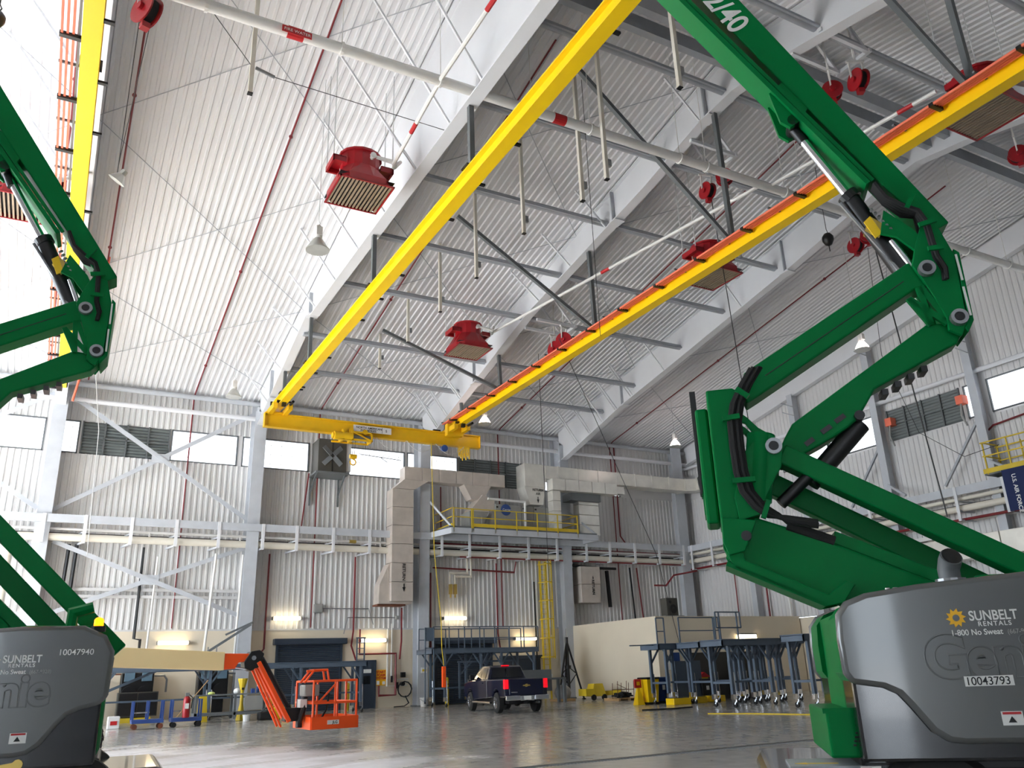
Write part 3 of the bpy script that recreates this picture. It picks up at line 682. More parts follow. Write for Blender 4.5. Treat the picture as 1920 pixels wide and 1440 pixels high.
for lab, pts, r, mm in (('thin dark cable hanging left of the raised green boom down to the floor area', [(15.0, 20.8, roofz(20.8)), (15.0, 20.8, 12.1)], .012, 'wire'),
        ('thin black cable hanging between the runway and the green riser', [(21.4, 21.4, 19.4), (21.4, 21.0, 10.0)], .018, 'wire'),
        ('thin black cable slanting down behind the mid picture ducts to the white block room', [(20.3, 31.6, 17), (26.6, 33.5, 7), (29.6, 36, 2.7)], .016, 'wire'),
        ('thin black cable dropping straight from the hose reels past the back wall ducts', [(20.4, 33.8, 17), (20.4, 33.8, 3.2)], .014, 'wire'),
        ('black cable hanging behind the elbow of the right green lift', [(31.4, 21.6, 20), (31.6, 20.9, 7.0)], .03, 'wire'),
        ('slack black cable reaching over to the yellow gantry on the right wall', [(31.5, 22.0, 19.8), (33.8, 24.0, 15.5), (36.2, 24.5, 12.0), (38.6, 24, 10.9), (40, 23, 11.4)], .014, 'wire'),
        ('thin pale cord hanging in front of the left wall bracing', [(.3, 40.4, roofz(40.4)), (.4, 40.4, 16.2), (1.0, 40.4, 12.6), (1.2, 40.4, 7.0)], .016, 'wire_light'),
        ('orange red air hose dangling beside the left lift elbow', [(.4, 36.6, roofz(36.6)), (.35, 36.6, 17.3), (.2, 36.6, 15.6), (.0, 36.6, 14.2), (-.2, 36.6, 12.7)], .05, 'orange_rail'),
        ('slim dark wire hanging to the horn speaker right of the first rafter', [(.45, 18.3, 18.5), (.15, 23.9, 16.3)], .012, 'wire')):
    o = obj('hanging_cable', M().tube(pts, r, 6), mm); tag(o, lab, 'cable')
pn = thing('crane_pendant', 'orange crane pendant controller hanging on a yellow cord in front of the blue roll-up door', 'pendant', (18.0, 40.5, 1.9))
obj('cord', M().tube([(18.2, 42.55, 14.28), (18.1, 41.9, 8.0), (18.05, 40.9, 4.2), (17.9, 40.5, 2.9), (18.0, 40.5, 2.1)], .02, 6), 'yellow_dull', pn)
obj('control_box', M().box(17.9, 18.1, 40.42, 40.58, 1.05, 2.05), 'orange', pn, bevel=.03)

# ---------------------------------------------------------------- pipe rack along the back and right walls
pr = thing('pipe_rack', 'white steel pipe rack with hanger posts running along the whole back wall', 'pipe rack', (20, 47, 9))
RY = 46.7
obj('top_beam', M().box(-12, 40.1, RY-.05, RY+.05, 9.44, 9.85), 'paint_grey', pr)
hxs = [-.72, 1.13, 3.27, 5.44, 7.59, 9.92, 11.79, 13.89, 16.05, 18.2, 20.66, 22.53, 24.65, 26.74, 28.9, 31.19, 33.1, 35.2, 37.31, 39.5]
for x in [-10.5, -8, -5.4, -2.9]+hxs:
    h = obj('hanger', M().box(x-.08, x+.08, RY-.09, RY-.03, 8.45, 9.86), 'paint_white', pr)
    obj('arm', M().bar((x, RY-.03, 8.5), (x-.3, 47.9, 8.5), .09, .09), 'paint_grey', h)
    obj('arm', M().bar((x, RY-.03, 9.02), (x-.3, 47.9, 9.02), .07, .07), 'paint_grey', h)
obj('large_pipe', M().cyl((-1.35, 47.1, 8.78), (39.8, 47.1, 8.72), .19, 12), 'pipe_cream', pr, smooth=True)
obj('pipe_elbow', M().tube([(-1.2, 47.1, 8.78), (-1.7, 47.1, 8.76), (-1.95, 47.1, 8.6), (-2.05, 47.1, 8.3), (-2.05, 47.1, 7.7), (-2.05, 47.1, 4.0)], .2, 12), 'pipe_cream', pr, smooth=True)
obj('small_pipe', M().cyl((-10, 47.2, 9.2), (39.8, 47.2, 9.2), .07, 8), 'pipe_white', pr, smooth=True)
obj('dark_pipe', M().cyl((-10, 47.6, 9.02), (39.8, 47.6, 9.02), .07, 8), 'black', pr, smooth=True)
obj('red_pipe', M().cyl((20.5, 47.5, 9.35), (39.8, 47.5, 9.3), .07, 8), 'pipe_red', pr, smooth=True)
obj('thin_red_pipe', M().cyl((22, 46.95, 8.5), (39.8, 46.95, 8.5), .045, 8), 'pipe_red', pr, smooth=True)
for x in (4.2, 8.8, 9.9, 16.9, 17.4): obj('drip_leg', M().tube([(x, 47.15, 9.15), (x, 47.15, 8.95), (x+.05, 47.1, 8.92)], .045, 6), 'pipe_white', pr)
obj('insulation_wrap', M().cyl((15.0, 47.2, 9.2), (15.4, 47.2, 9.2), .1, 8), 'brass', pr)
r2_ = thing('pipe_rack', 'white steel pipe rack running along the right wall toward the banner', 'pipe rack', (40, 30, 9))
RX = 40.0
obj('top_beam', M().box(RX-.05, RX+.05, 14, 46.7, 9.4, 9.82), 'paint_grey', r2_)
for y in (46.3, 44.2, 42.0, 39.8, 37.6, 35.4, 33.2, 31.0, 28.6, 25.75, 23.2, 20.5):
    h = obj('hanger', M().box(RX-.09, RX-.03, y-.08, y+.08, 8.1, 9.83), 'paint_white', r2_)
    obj('arm', M().bar((RX, y, 8.6), (41.2, y, 8.6), .09, .09), 'paint_grey', h)
    obj('arm', M().bar((RX, y, 8.15), (41.2, y, 8.15), .07, .07), 'paint_grey', h)
    obj('arm', M().bar((RX, y, 9.1), (41.2, y, 9.1), .07, .07), 'paint_grey', h)
for x, z, r, mm, nm in ((40.3, 8.75, .17, 'pipe_cream', 'large_pipe'), (40.35, 9.25, .1, 'pipe_cream', 'small_pipe'), (40.7, 8.95, .07, 'black', 'dark_pipe'), (40.9, 9.3, .09, 'pipe_white', 'white_pipe'), (40.3, 8.2, .07, 'pipe_red', 'red_pipe'), (40.6, 8.25, .05, 'pipe_red', 'red_pipe'), (41.0, 8.2, .05, 'pipe_white', 'white_pipe')):
    obj(nm, M().cyl((x, 14, z), (x, 46.9, z), r, 10), mm, r2_, smooth=True)

# ---------------------------------------------------------------- ducts, air handler, platform
def ductseg(name, boxes, m_, t):
    """sheet-metal run: each box is one section with a raised seam at its end"""
    for bq in boxes:
        obj(name, M().box(*bq), m_, t, bevel=.02)
dl_ = thing('air_duct', 'wrapped sheet metal duct left of the air handler running down to a return grille', 'duct', (18, 46.6, 10))
for k in range(6):
    x = 18.0+k*1.15; obj('duct_section', M().box(x+.01, x+1.14, 46.15, 47.0, 12.9, 13.72), 'duct_wrap', dl_, bevel=.02)
obj('transition', M().prism([(17.35, 12.35), (18.0, 12.92), (19.6, 12.92), (18.7, 12.35)], 46.2, 47.1), 'duct_wrap', dl_)
for k in range(6):
    z = 12.35-k*1.1; obj('duct_section', M().box(17.3, 18.66, 46.3, 47.3, z-1.09, z-.01), 'duct_wrap', dl_, bevel=.02)
obj('return_boot', M().prism([(16.65, 5.6), (16.7, 6.7), (17.25, 7.9), (17.3, 5.9), (17.4, 5.6)], 46.6, 47.5).box(16.65, 18.66, 46.55, 47.5, 5.62, 5.9), 'duct_wrap', dl_)
obj('return_grille', M().box(16.6, 18.3, 46.6, 47.5, 5.52, 5.62), 'rust', dl_)
obj('arrow', M().prism([(17.98, 6.55), (18.08, 6.3), (18.18, 6.55), (18.11, 6.55), (18.11, 6.75), (18.05, 6.75), (18.05, 6.55)], 46.28, 46.3), 'decal_black', dl_)
text('RETURN', .26, 'decal_black', dl_, (17.98, 46.28, 7.9), (0, 0, -1), (1, 0, 0), bold=.03)
dr = thing('air_duct', 'long bright sheet metal duct elbow running right from the air handler along the wall', 'duct', (30, 46.5, 13.5))
x = 27.7
for wd in (1.0, 1.6, 1.6, 1.6, 1.5, 1.5, 1.5, 1.5):
    obj('duct_section', M().box(x+.01, x+wd-.01, 45.7, 46.7, 13.62, 14.5), 'galv', dr, bevel=.02)
    obj('seam_flange', M().box(x+wd-.03, x+wd+.03, 45.67, 46.73, 13.6, 14.53), 'galv', dr); x += wd
obj('corner_piece', M().prism([(x, 45.7), (x+1.0, 45.1), (x+1.3, 46.0), (x, 46.7)], 13.62, 14.5, 'xy'), 'galv', dr)
for k in range(5): obj('duct_section', M().prism([(40.05, 45.2-k*1.6), (40.95, 45.2-k*1.6), (40.95, 43.65-k*1.6), (40.05, 43.65-k*1.6)], 13.62, 14.5, 'xy'), 'galv', dr)
obj('riser_head', M().box(26.15, 27.7, 45.75, 46.9, 13.0, 14.55), 'galv', dr, bevel=.03)
obj('riser_taper', M().prism([(26.15, 13.0), (27.7, 13.0), (27.45, 11.85), (26.5, 11.85)], 45.8, 46.85), 'galv', dr)
text('RETURN', .22, 'decal_black', dr, (26.7, 45.77, 12.75), (1, 0, 0), (0, 0, 1), bold=.02)
text('AIR', .22, 'decal_black', dr, (26.95, 45.77, 12.5), (1, 0, 0), (0, 0, 1), bold=.02)
obj('arrow', M().prism([(27.02, 12.2), (27.1, 11.98), (27.18, 12.2), (27.12, 12.2), (27.12, 12.38), (27.08, 12.38), (27.08, 12.2)], 45.76, 45.79), 'decal_black', dr)
ds = thing('air_duct', 'lower stepped sheet metal duct right of the air handler dropping to the platform', 'duct', (30, 46, 12))
x = 27.9
for wd in (1.0, 1.05, 1.05, 1.05, 1.0):
    obj('duct_section', M().box(x+.01, x+wd-.01, 45.2, 45.95, 12.8, 13.55), 'galv', ds, bevel=.02); x += wd
for k in range(4): obj('duct_section', M().box(27.9, 28.5, 45.25, 45.9, 10.1+k*.67, 10.75+k*.67), 'galv', ds, bevel=.02)
for k in range(4): obj('duct_section', M().box(30.3, 31.9, 45.9, 46.6, 10.1+k*.67, 10.75+k*.67), 'galv', ds, bevel=.02)
obj('transition', M().box(29.5, 31.9, 45.6, 46.6, 12.3, 12.8), 'dark_steel', ds)
obj('outlet_collar', M().box(33.1, 33.7, 45.3, 45.85, 12.9, 13.4), 'galv', ds)
rb = thing('air_duct', 'short wide return duct on the wall right of the yellow caged ladder', 'duct', (31.4, 47.3, 7))
obj('duct_section', M().box(30.65, 32.2, 46.7, 47.7, 7.0, 8.15), 'duct_wrap', rb, bevel=.03); obj('duct_section', M().box(30.65, 32.15, 46.7, 47.7, 5.8, 6.98), 'duct_wrap', rb, bevel=.03)
text('RETURN', .26, 'decal_black', rb, (31.5, 46.68, 7.3), (0, 0, -1), (1, 0, 0), bold=.03)
obj('arrow', M().prism([(31.55, 7.35), (31.6, 7.55), (31.65, 7.35)], 46.67, 46.69), 'decal_black', rb)
ah = thing('air_handler', 'grey air handling unit with blue oval badge standing on the yellow railed platform', 'air handler', (25, 46.3, 10.1))
for x0, x1 in ((22.2, 24.0), (24.0, 25.9), (25.9, 26.8), (26.8, 28.0)):
    c = obj('cabinet', M().box(x0+.02, x1-.02, 45.9, 47.2, 10.1, 11.75 if x0 > 23 else 11.2), 'grey_box', ah, bevel=.03)
    for zz in (10.3, 11.5):
        if x0 > 23: obj('latch', M().box(x0+.08, x0+.2, 45.86, 45.9, zz, zz+.1), 'black', c)
obj('badge', M().lathe([(.36, 0), (.36, .02)], (24.75, 45.88, 11.4), 20, (0, -1, 0)), 'cart_blue', ah)
text('Carrier', .2, 'decal_white', ah, (24.5, 45.84, 11.34), (1, 0, 0), (0, 0, 1))
obj('drain_pipe', M().tube([(23.4, 45.7, 12.0), (26.05, 45.7, 11.95), (26.05, 45.7, 10.1)], .08, 8), 'pipe_white', ah, smooth=True)
obj('intake_hood', M().prism([(22.3, 11.2), (24.0, 11.2), (24.0, 12.0), (23.2, 12.3)], 46.0, 47.1).prism([(22.0, 12.9), (23.9, 12.9), (23.3, 12.0), (22.5, 12.0)], 46.2, 47.0), 'duct_wrap', ah)
obj('control_panel', M().box(23.0, 23.4, 45.8, 45.9, 10.4, 10.9).bar((23.05, 45.85, 10.1), (23.6, 45.85, 11.3), .1, .05), 'grey_box', ah)
pf_ = thing('service_platform', 'grey steel service platform with yellow guard rail carrying the air handler', 'platform', (25.8, 46, 9.8))
obj('edge_beam', M().box(20.6, 31.05, 44.95, 45.05, 9.6, 9.95), 'paint_grey', pf_); obj('edge_beam', M().bar((20.6, 45, 9.78), (20.0, 46.7, 9.72), .1, .34), 'paint_grey', pf_)
obj('edge_beam', M().box(30.95, 31.05, 45, 47.8, 9.6, 9.95), 'paint_grey', pf_)
obj('deck', M().box(20.4, 31.0, 45, 47.9, 9.95, 10.05), 'dark_steel', pf_)
rl = obj('toe_board', M().box(22, 29.6, 44.98, 45.02, 10.05, 10.25).box(20.6, 20.64, 45, 47.8, 10.05, 10.2), 'yellow_dull', pf_)
for x in (20.7, 21.9, 22.0, 23.5, 25.0, 26.5, 28.0, 29.5):
    obj('rail_post', M().box(x-.03, x+.03, 44.95, 45.0, 9.7, 11.15), 'yellow_dull', pf_)
for z in (11.12, 10.6):
    obj('rail', M().bar((20.7, 44.97, z), (29.5, 44.97, z), .05, .05), 'yellow_dull', pf_); obj('rail', M().bar((20.6, 44.97, z), (20.6, 47.6, z), .05, .05), 'yellow_dull', pf_); obj('rail', M().bar((29.5, 44.97, z), (29.5, 47.6, z), .05, .05), 'yellow_dull', pf_)
for x0, x1 in ((19.75, 20.65), (29.7, 31.0)):
    obj('stay', M().bar((x0, 47.3, 12.3), (x1, 45.05, 9.95), .12, .12), 'paint_grey', pf_)
fb = thing('evaporative_cooler', 'dark boxy wall fan on a bracket in front of the bright window band', 'fan', (13.55, 47.3, 13.1))
obj('housing', M().box(12.75, 14.45, 46.5, 47.9, 13.05, 15.05), 'dark_box', fb, bevel=.03)
obj('side_mesh', M().box(14.45, 14.75, 46.6, 47.9, 13.2, 14.9), 'wire_light', fb)
for a in range(4):
    t_ = R(45+90*a); obj('fan_blade', M().bar((13.6+.1*math.cos(t_), 46.47, 14.05+.1*math.sin(t_)), (13.6+.75*math.cos(t_), 46.47, 14.05+.75*math.sin(t_)), .05, .28, (math.sin(t_), .3, -math.cos(t_))), 'dark_steel', fb)
obj('seam', M().box(13.58, 13.62, 46.47, 46.5, 13.05, 15.05), 'black', fb)
obj('shelf', M().box(12.6, 14.6, 46.3, 47.9, 12.95, 13.05), 'dark_steel', fb)
for x in (12.7, 14.4): obj('bracket', M().bar((x, 46.5, 12.98), (x, 47.85, 12.0), .08, .08).bar((x, 47.8, 13.0), (x, 47.8, 11.3), .1, .1), 'dark_steel', fb)
# tube ceiling fan silhouette in front of the window
an = thing('roof_antenna', 'thin dark antenna like rod with spokes in front of the window right of the hook', 'antenna', (16.6, 46, 14.2))
obj('rod', M().cyl((15.3, 46.5, 14.3), (17.9, 46.5, 14.15), .02, 5).cyl((16.6, 46.5, 14.2), (17.0, 46.5, 13.95), .02, 5).cyl((16.6, 46.5, 14.2), (16.9, 46.5, 14.45), .015, 5).cyl((15.6, 46.5, 14.28), (15.6, 46.5, 15.6), .012, 5), 'wire', an)
# ---------------------------------------------------------------- lower back wall
def wall_lamp(x, z, label, w_=1.5, p=None, ax='x'):
    y = 47.75; t = thing('wall_lamp', label, 'lamp', (x, y, z), 0, 'strip lamps on the walls')
    obj('diffuser', M().box(x-w_/2, x+w_/2, y-.12, y+.1, z-.1, z+.1), 'lamp_warm', t, bevel=.06)
    obj('end_cap', M().box(x-w_/2-.04, x-w_/2, y-.1, y+.2, z-.09, z+.09).box(x+w_/2, x+w_/2+.04, y-.1, y+.2, z-.09, z+.09), 'steel', t)
    obj('back_plate', M().box(x-w_/2, x+w_/2, y+.1, y+.22, z-.06, z+.06), 'grey_box', t)
wall_lamp(11.75, 4.9, 'glowing strip lamp above the left blue roll-up door')
wall_lamp(5.95, 3.68, 'glowing strip lamp above the cream boom at the left')
wall_lamp(16.8, 3.67, 'glowing strip lamp right of the left roll-up door, half behind the stand ladder')
wall_lamp(22.0, 4.9, 'glowing strip lamp above the middle blue work stand')
wall_lamp(26.9, 3.65, 'glowing strip lamp behind the right end of the middle stand railing')
t = thing('wall_lamp', 'glowing square lamp on the white room beside the right lift', 'lamp', (36.5, 38.2, 3.3), 0, 'strip lamps on the walls')
obj('diffuser', M().box(35.9, 37.2, 38.1, 38.35, 3.05, 3.3), 'lamp_warm', t, bevel=.05); obj('hood', M().box(35.9, 37.2, 38.1, 38.38, 3.3, 3.38), 'grey_box', t)

dn = [0]
def rollup(x0, x1, z1, hood):
    dn[0] += 1; d = sroot('door_%d' % dn[0], ((x0+x1)/2, 47.9, 0)); k = 0; z = .02
    while z < z1-.02:
        zt = min(z+.1, z1); obj('slat', M().prism([(47.93, z), (47.955, z+.03), (47.945, zt-.005), (47.95, zt-.005), (47.99, zt-.005), (47.99, z)], x0, x1, 'yz'), 'door_blue', d); z += .1
    obj('guide', M().box(x0-.12, x0, 47.86, 48, 0, z1), 'door_blue', d); obj('guide', M().box(x1, x1+.12, 47.86, 48, 0, z1), 'door_blue', d)
    if hood: obj('hood', M().box(x0-.3, x1+.3, 47.55, 48, z1, z1+.32), 'door_blue', d, bevel=.03)
rollup(11.4, 14.9, 3.5, True); rollup(20.85, 24.45, 3.4, True)
dn[0] += 1; d = sroot('door_%d' % dn[0], (16.45, 47.9, 0))
obj('leaf', M().box(15.95, 16.95, 47.9, 48, 0, 2.5), 'door_blue', d); obj('frame', M().box(15.85, 15.95, 47.88, 48, 0, 2.6).box(16.95, 17.05, 47.88, 48, 0, 2.6).box(15.85, 17.05, 47.88, 48, 2.5, 2.6), 'door_blue', d)
obj('handle', M().box(16.1, 16.2, 47.84, 47.9, 1.0, 1.2), 'steel', d); obj('door_sign', M().box(16.3, 16.75, 47.88, 47.9, 1.9, 2.1), 'decal_white', d); obj('vision_panel', M().box(16.3, 16.7, 47.885, 47.9, 1.3, 1.75), 'glass_dark', d)
dn[0] += 1; d = sroot('door_%d' % dn[0], (26.6, 47.9, 0)); obj('leaf', M().box(25.2, 28.0, 47.9, 48, 0, 2.45), 'door_blue', d); obj('rail', M().box(25.1, 28.1, 47.8, 48, 2.45, 2.65), 'door_blue', d)

sg = thing('foam_sign', 'yellow START FOAM SYSTEM sign on the wall right of the blue door', 'sign', (17.35, 47.9, 1.6))
obj('board', M().box(17.06, 17.66, 47.93, 48, 1.2, 2.05), 'decal_yellow', sg)
for k, wd in enumerate(('START', 'FOAM', 'SYSTEM')): text(wd, .185, 'label_red', sg, (17.36, 47.92, 1.87-k*.17), (1, 0, 0), (0, 0, 1), bold=.04, align='CENTER')
obj('pull_station', M().box(17.1, 17.25, 47.86, 47.93, 1.25, 1.45).box(17.45, 17.6, 47.88, 47.93, 1.25, 1.42), 'decal_white', sg)
fp = thing('foam_pipework', 'dark red pipe loop with white valves on the wall around the foam sign', 'pipe', (17.2, 47.8, 1.8))
obj('pipe_run', M().tube([(16.0, 47.8, 4.3), (16.0, 47.8, 2.93), (18.2, 47.8, 2.93), (18.2, 47.8, .66), (17.2, 47.8, .66), (17.2, 47.8, 1.2)], .05, 8), 'pipe_red', fp, smooth=True)
obj('white_line', M().tube([(17.7, 47.85, 4.3), (17.7, 47.85, 1.15), (18.9, 47.85, 1.15)], .04, 6).tube([(17.95, 47.85, 4.6), (17.95, 47.85, 1.5), (19.0, 47.85, 1.5)], .035, 6), 'pipe_white', fp)
for x, z in ((17.95, 1.5), (18.3, 1.15)): obj('valve_handle', M().bar((x, 47.75, z-.15), (x, 47.75, z+.2), .04, .12), 'black', fp)
obj('valve_box', M().box(18.55, 18.8, 47.75, 47.95, 1.6, 1.88), 'black', fp)
hc = thing('hose_coil', 'black hose coil hanging on the wall left of the second column', 'hose', (18.75, 47.7, 1.0))
obj('coil', M().tube([(18.75+.42*math.cos(R(a)), 47.7+.002*(a % 50), .95+.42*math.sin(R(a))) for a in range(0, 1081, 30)], .03, 6), 'rubber', hc)
obj('tail', M().tube([(18.75, 47.68, .6), (18.95, 47.6, .2), (18.6, 47.4, .05), (17.9, 47.2, .04)], .03, 6), 'rubber', hc)
obj('reel_hub', M().cyl((18.6, 47.6, 1.25), (18.6, 47.9, 1.25), .12, 10), 'black', hc)
pp = [('dark red pipe running down the wall right of the first column', [(10.6, 47.8, 8.4), (10.6, 47.8, 3.3), (10.35, 47.8, 3.0), (10.35, 47.8, 2.6)], .05, 'pipe_red'),
      ('dark red pipe down the wall above the blue man door', [(15.6, 47.8, 8.4), (15.6, 47.8, 4.2), (15.5, 47.8, 3.4), (15.8, 47.8, 2.6)], .05, 'pipe_red'),
      ('dark red pipe ending above the hose coil left of the second column', [(18.5, 47.7, 5.5), (18.5, 47.7, 3.6), (18.4, 47.7, 2.6)], .05, 'pipe_red'),
      ('pair of dark conduit pipes just right of the second column', [(20.4, 47.8, 7.6), (20.4, 47.8, 2.5)], .05, 'pipe_red'),
      ('brown pipe down the middle of the wall above the blue stand', [(24.95, 47.8, 8.3), (24.95, 47.8, 4.0), (25.2, 47.8, 2.4)], .05, 'pipe_red'),
      ('black pipe just left of the yellow caged ladder', [(27.7, 47.8, 7.2), (27.7, 47.8, 1.6)], .05, 'black'),
      ('dark red horizontal pipe under the rack right of the second column', [(20.5, 47.7, 7.9), (26.2, 47.7, 7.75), (26.2, 47.4, 8.4)], .045, 'pipe_red'),
      ('white twin pipes with brass valves below the rack', [(22.8, 47.6, 8.5), (22.8, 47.6, 7.6), (21.6, 47.6, 7.6), (21.6, 47.6, 6.9)], .07, 'pipe_cream'),
      ('white lower twin pipe with brass valve below the rack', [(23.0, 47.5, 8.5), (23.0, 47.5, 7.4), (21.9, 47.5, 7.4), (21.9, 47.5, 6.9)], .07, 'pipe_cream'),
      ('black drain pipe with offset on the wall above the left strip lamp', [(4.05, 47.7, 8.5), (4.05, 47.7, 3.9), (4.35, 47.7, 3.85), (4.35, 47.7, 3.2)], .06, 'black'),
      ('black double conduit left of the wall bracing, left one', [(.55, 47.5, 8.5), (.5, 47.5, 5.6)], .09, 'black'),
      ('black double conduit left of the wall bracing, right one', [(.9, 47.5, 8.5), (.85, 47.5, 5.4)], .09, 'black'),
      ('white vertical pipe left of the lower brace crossing', [(4.75, 47.4, 8.0), (4.65, 47.4, 2.7)], .055, 'pipe_white'),
      ('white vertical pipe standing right of the lower brace crossing', [(7.6, 47.0, 8.2), (7.35, 47.0, 2.4)], .07, 'pipe_white'),
      ('white vertical pipe close to the left side of the first column', [(9.0, 47.0, 8.2), (8.9, 47.0, 2.2)], .055, 'pipe_white'),
      ('dark red pipe above the window between fan and crane', [(12.6, 47.8, 13.2), (12.3, 47.8, 10)], .04, 'pipe_red'),
      ('dark red drop pipe between the air handler duct and the second column', [(21.1, 47.8, 13), (21.1, 47.8, 10)], .04, 'pipe_red'),
      ('dark pipe on the wall below the long bright duct', [(34.9, 47.8, 17.2), (34.9, 47.8, 10.5), (35.3, 47.8, 10)], .05, 'pipe_red'),
      ('black bent pipe beside the short return duct', [(30.2, 47.4, 8.3), (32.4, 47.4, 8.15), (34, 47.4, 8.15)], .09, 'black'),
      ('black vertical twin pipes right of the short return duct', [(33.3, 47.5, 8.0), (33.4, 47.5, 5.6)], .14, 'black'),
      ('dark red sprinkler riser right of the black twin pipes', [(36.0, 47.7, 8.3), (36.3, 47.7, 4.3)], .05, 'pipe_red'),
      ('dark pipe down the wall left of the loudspeaker', [(35.4, 47.7, 8.3), (35.6, 47.7, 4.3)], .06, 'black'),
      ('red zigzag pipe high on the wall by the corner', [(36.6, 46.6, 7.0), (37.6, 46.6, 7.0), (38.2, 46.4, 7.7), (40, 46, 8.0)], .06, 'pipe_red'),
      ('red pipe down the right wall behind the stands, left one', [(41.1, 43.5, 8.0), (41.1, 43.5, 4.3)], .04, 'pipe_red'),
      ('red double pipe down the right wall behind the stands', [(41.0, 40.6, 8.0), (41.0, 40.6, 4.2)], .06, 'pipe_red'),
      ('white pipe down the right wall between red pipes', [(40.9, 38.7, 8.1), (40.9, 38.7, 4.2)], .1, 'pipe_white'),
      ('red pipe down the right wall nearest the vertical cylinders', [(41.0, 36.6, 8.0), (41.0, 36.6, 4.2)], .05, 'pipe_red'),
      ('bent dark red pipe on the right wall above the yellow gantry', [(41.1, 24.5, 10), (41.1, 24.5, 12.2), (41.1, 23.7, 12.7), (41.1, 20, 13.0)], .05, 'pipe_red')]
for lab, pts, r, mm in pp: pipe('wall_pipe', lab, pts, r, mm)
for x in (21.6, 21.9): 
    o = obj('brass_valve', M().box(x-.09, x+.09, 47.4, 47.6, 6.3, 6.9).cyl((x, 47.5, 6.1), (x, 47.5, 6.3), .05, 8), 'brass'); tag(o, 'brass valve at the end of the white twin pipes, %s one' % ('left' if x < 21.7 else 'right'), 'valve')
for lab, x, z, s_ in (('small grey junction box on the ribbed wall above the left roll-up door', 13.5, 5.45, .24), ('small dark junction box on the wall left of the second column', 18.25, 4.95, .1)):
    t = thing('junction_box', lab, 'box', (x, 47.9, z)); obj('body', M().box(x-s_, x+s_, 47.7, 47.95, z-s_, z+s_), 'grey_box', t, bevel=.02); obj('cover', M().box(x-s_*.85, x+s_*.85, 47.68, 47.7, z-s_*.85, z+s_*.85), 'grey_box', t)
    obj('conduit', M().tube([(x+s_, 47.85, z), (x+3 if s_ > .2 else x-3, 47.85, z), (x+3.3 if s_ > .2 else x-3.2, 47.85, z-.9)], .025, 6), 'steel', t)
bk = thing('bucket', 'white plastic bucket on the floor at the foot of the second column', 'bucket', (19.45, 46.6, 0))
obj('pail', M().lathe([(.17, 0), (.21, .4), (.23, .42), (.23, .47), (.2, .47), (.19, .42)], (19.45, 46.6, 0), 16), 'white_plastic', bk, smooth=True); obj('handle', M().tube([(19.22, 46.6, .42), (19.3, 46.38, .3), (19.6, 46.38, .3), (19.68, 46.6, .42)], .01, 5), 'steel', bk)
obj('label_patch', M().box(19.4, 19.5, 46.39, 46.405, .15, .28), 'decal_black', bk)
pl_ = thing('column_placard', 'small yellow and white placard on the second column', 'sign', (19.5, 46.95, 1.9))
obj('plate', M().box(19.45, 19.8, 46.93, 47.0, 1.8, 2.1), 'decal_white', pl_); obj('band', M().box(19.5, 19.75, 46.92, 46.93, 1.88, 2.0), 'yellow_dull', pl_)
def bollard(x, y, h_, label):
    t = thing('bollard', label, 'bollard', (x, y, 0), 0, 'yellow bollards'); obj('post', M().lathe([(.11, 0), (.11, h_), (.08, h_+.05), (.01, h_+.07)], (x, y, 0), 14), 'yellow_dull', t, smooth=True); obj('band', M().lathe([(.115, h_*.78), (.115, h_*.8)], (x, y, 0), 14), 'decal_black', t)
bollard(14.75, 45.9, 1.35, 'yellow bollard right of the left roll-up door behind the orange basket')
bollard(10.85, 46.6, 1.2, 'yellow bollard left of the left roll-up door behind the orange jib')
bollard(20.9, 46.6, 1.45, 'yellow bollard at the left jamb of the middle roll-up door')

# caged ladder
ld = thing('caged_ladder', 'yellow caged ladder on the wall left of the third column', 'ladder', (28.4, 47.2, 0))
for x in (28.05, 28.5): obj('stile', M().bar((x, 47.55, .0), (x-.05, 47.55, 8.5), .06, .1), 'yellow_dull', ld)
rg_ = None
for k in range(26):
    z = .5+k*.31
    if rg_ is None: rg_ = obj('rung', M().cyl((28.03, 47.55, z), (28.5, 47.55, z), .018, 6), 'yellow_dull', ld); z0_ = z
    else: share(rg_, ld, (0, 0, z-z0_))
for k in range(6):
    z = 2.5+k*1.15; obj('hoop', M().tube([(28.05+.225+.42*math.cos(a), 47.5-.75*abs(math.sin(a)) if True else 0, z) for a in [math.pi-i*math.pi/8 for i in range(9)]], .035, 6), 'yellow_dull', ld)
for i in range(1, 8):
    a = math.pi-i*math.pi/8; obj('cage_bar', M().bar((28.275+.42*math.cos(a), 47.5-.75*abs(math.sin(a)), 2.4), (28.275+.42*math.cos(a), 47.5-.75*abs(math.sin(a)), 8.5), .04, .02), 'yellow_dull', ld)
obj('base_plate', M().box(28.0, 28.6, 47.5, 47.8, 1.3, 1.5), 'decal_white', ld)

# ---------------------------------------------------------------- white block room on the right
struct('wall_partition', M().box(30.0, 30.2, 38.4, 47.95, 0, 4.3), 'cmu'); struct('wall_partition', M().box(30.2, 41.2, 38.4, 38.6, 0, 4.3), 'cmu')
struct('ceiling_partition', M().box(30.0, 41.25, 38.38, 47.95, 4.3, 4.36), 'cmu')
sp = thing('loudspeaker', 'dark square loudspeaker standing on the flat top of the white room', 'speaker', (33.2, 41, 4.36))
obj('cabinet', M().box(32.75, 33.6, 40.7, 41.3, 4.56, 5.6), 'dark_box', sp, bevel=.03); obj('cone', M().lathe([(.27, 0), (.27, .03), (.1, .05), (.02, .02)], (33.2, 40.68, 4.95), 16, (0, -1, 0)), 'black', sp); obj('horn', M().lathe([(.1, 0), (.1, .03)], (33.0, 40.68, 5.35), 10, (0, -1, 0)), 'black', sp); obj('base', M().box(32.5, 33.95, 40.6, 41.4, 4.36, 4.56), 'grey_box', sp)
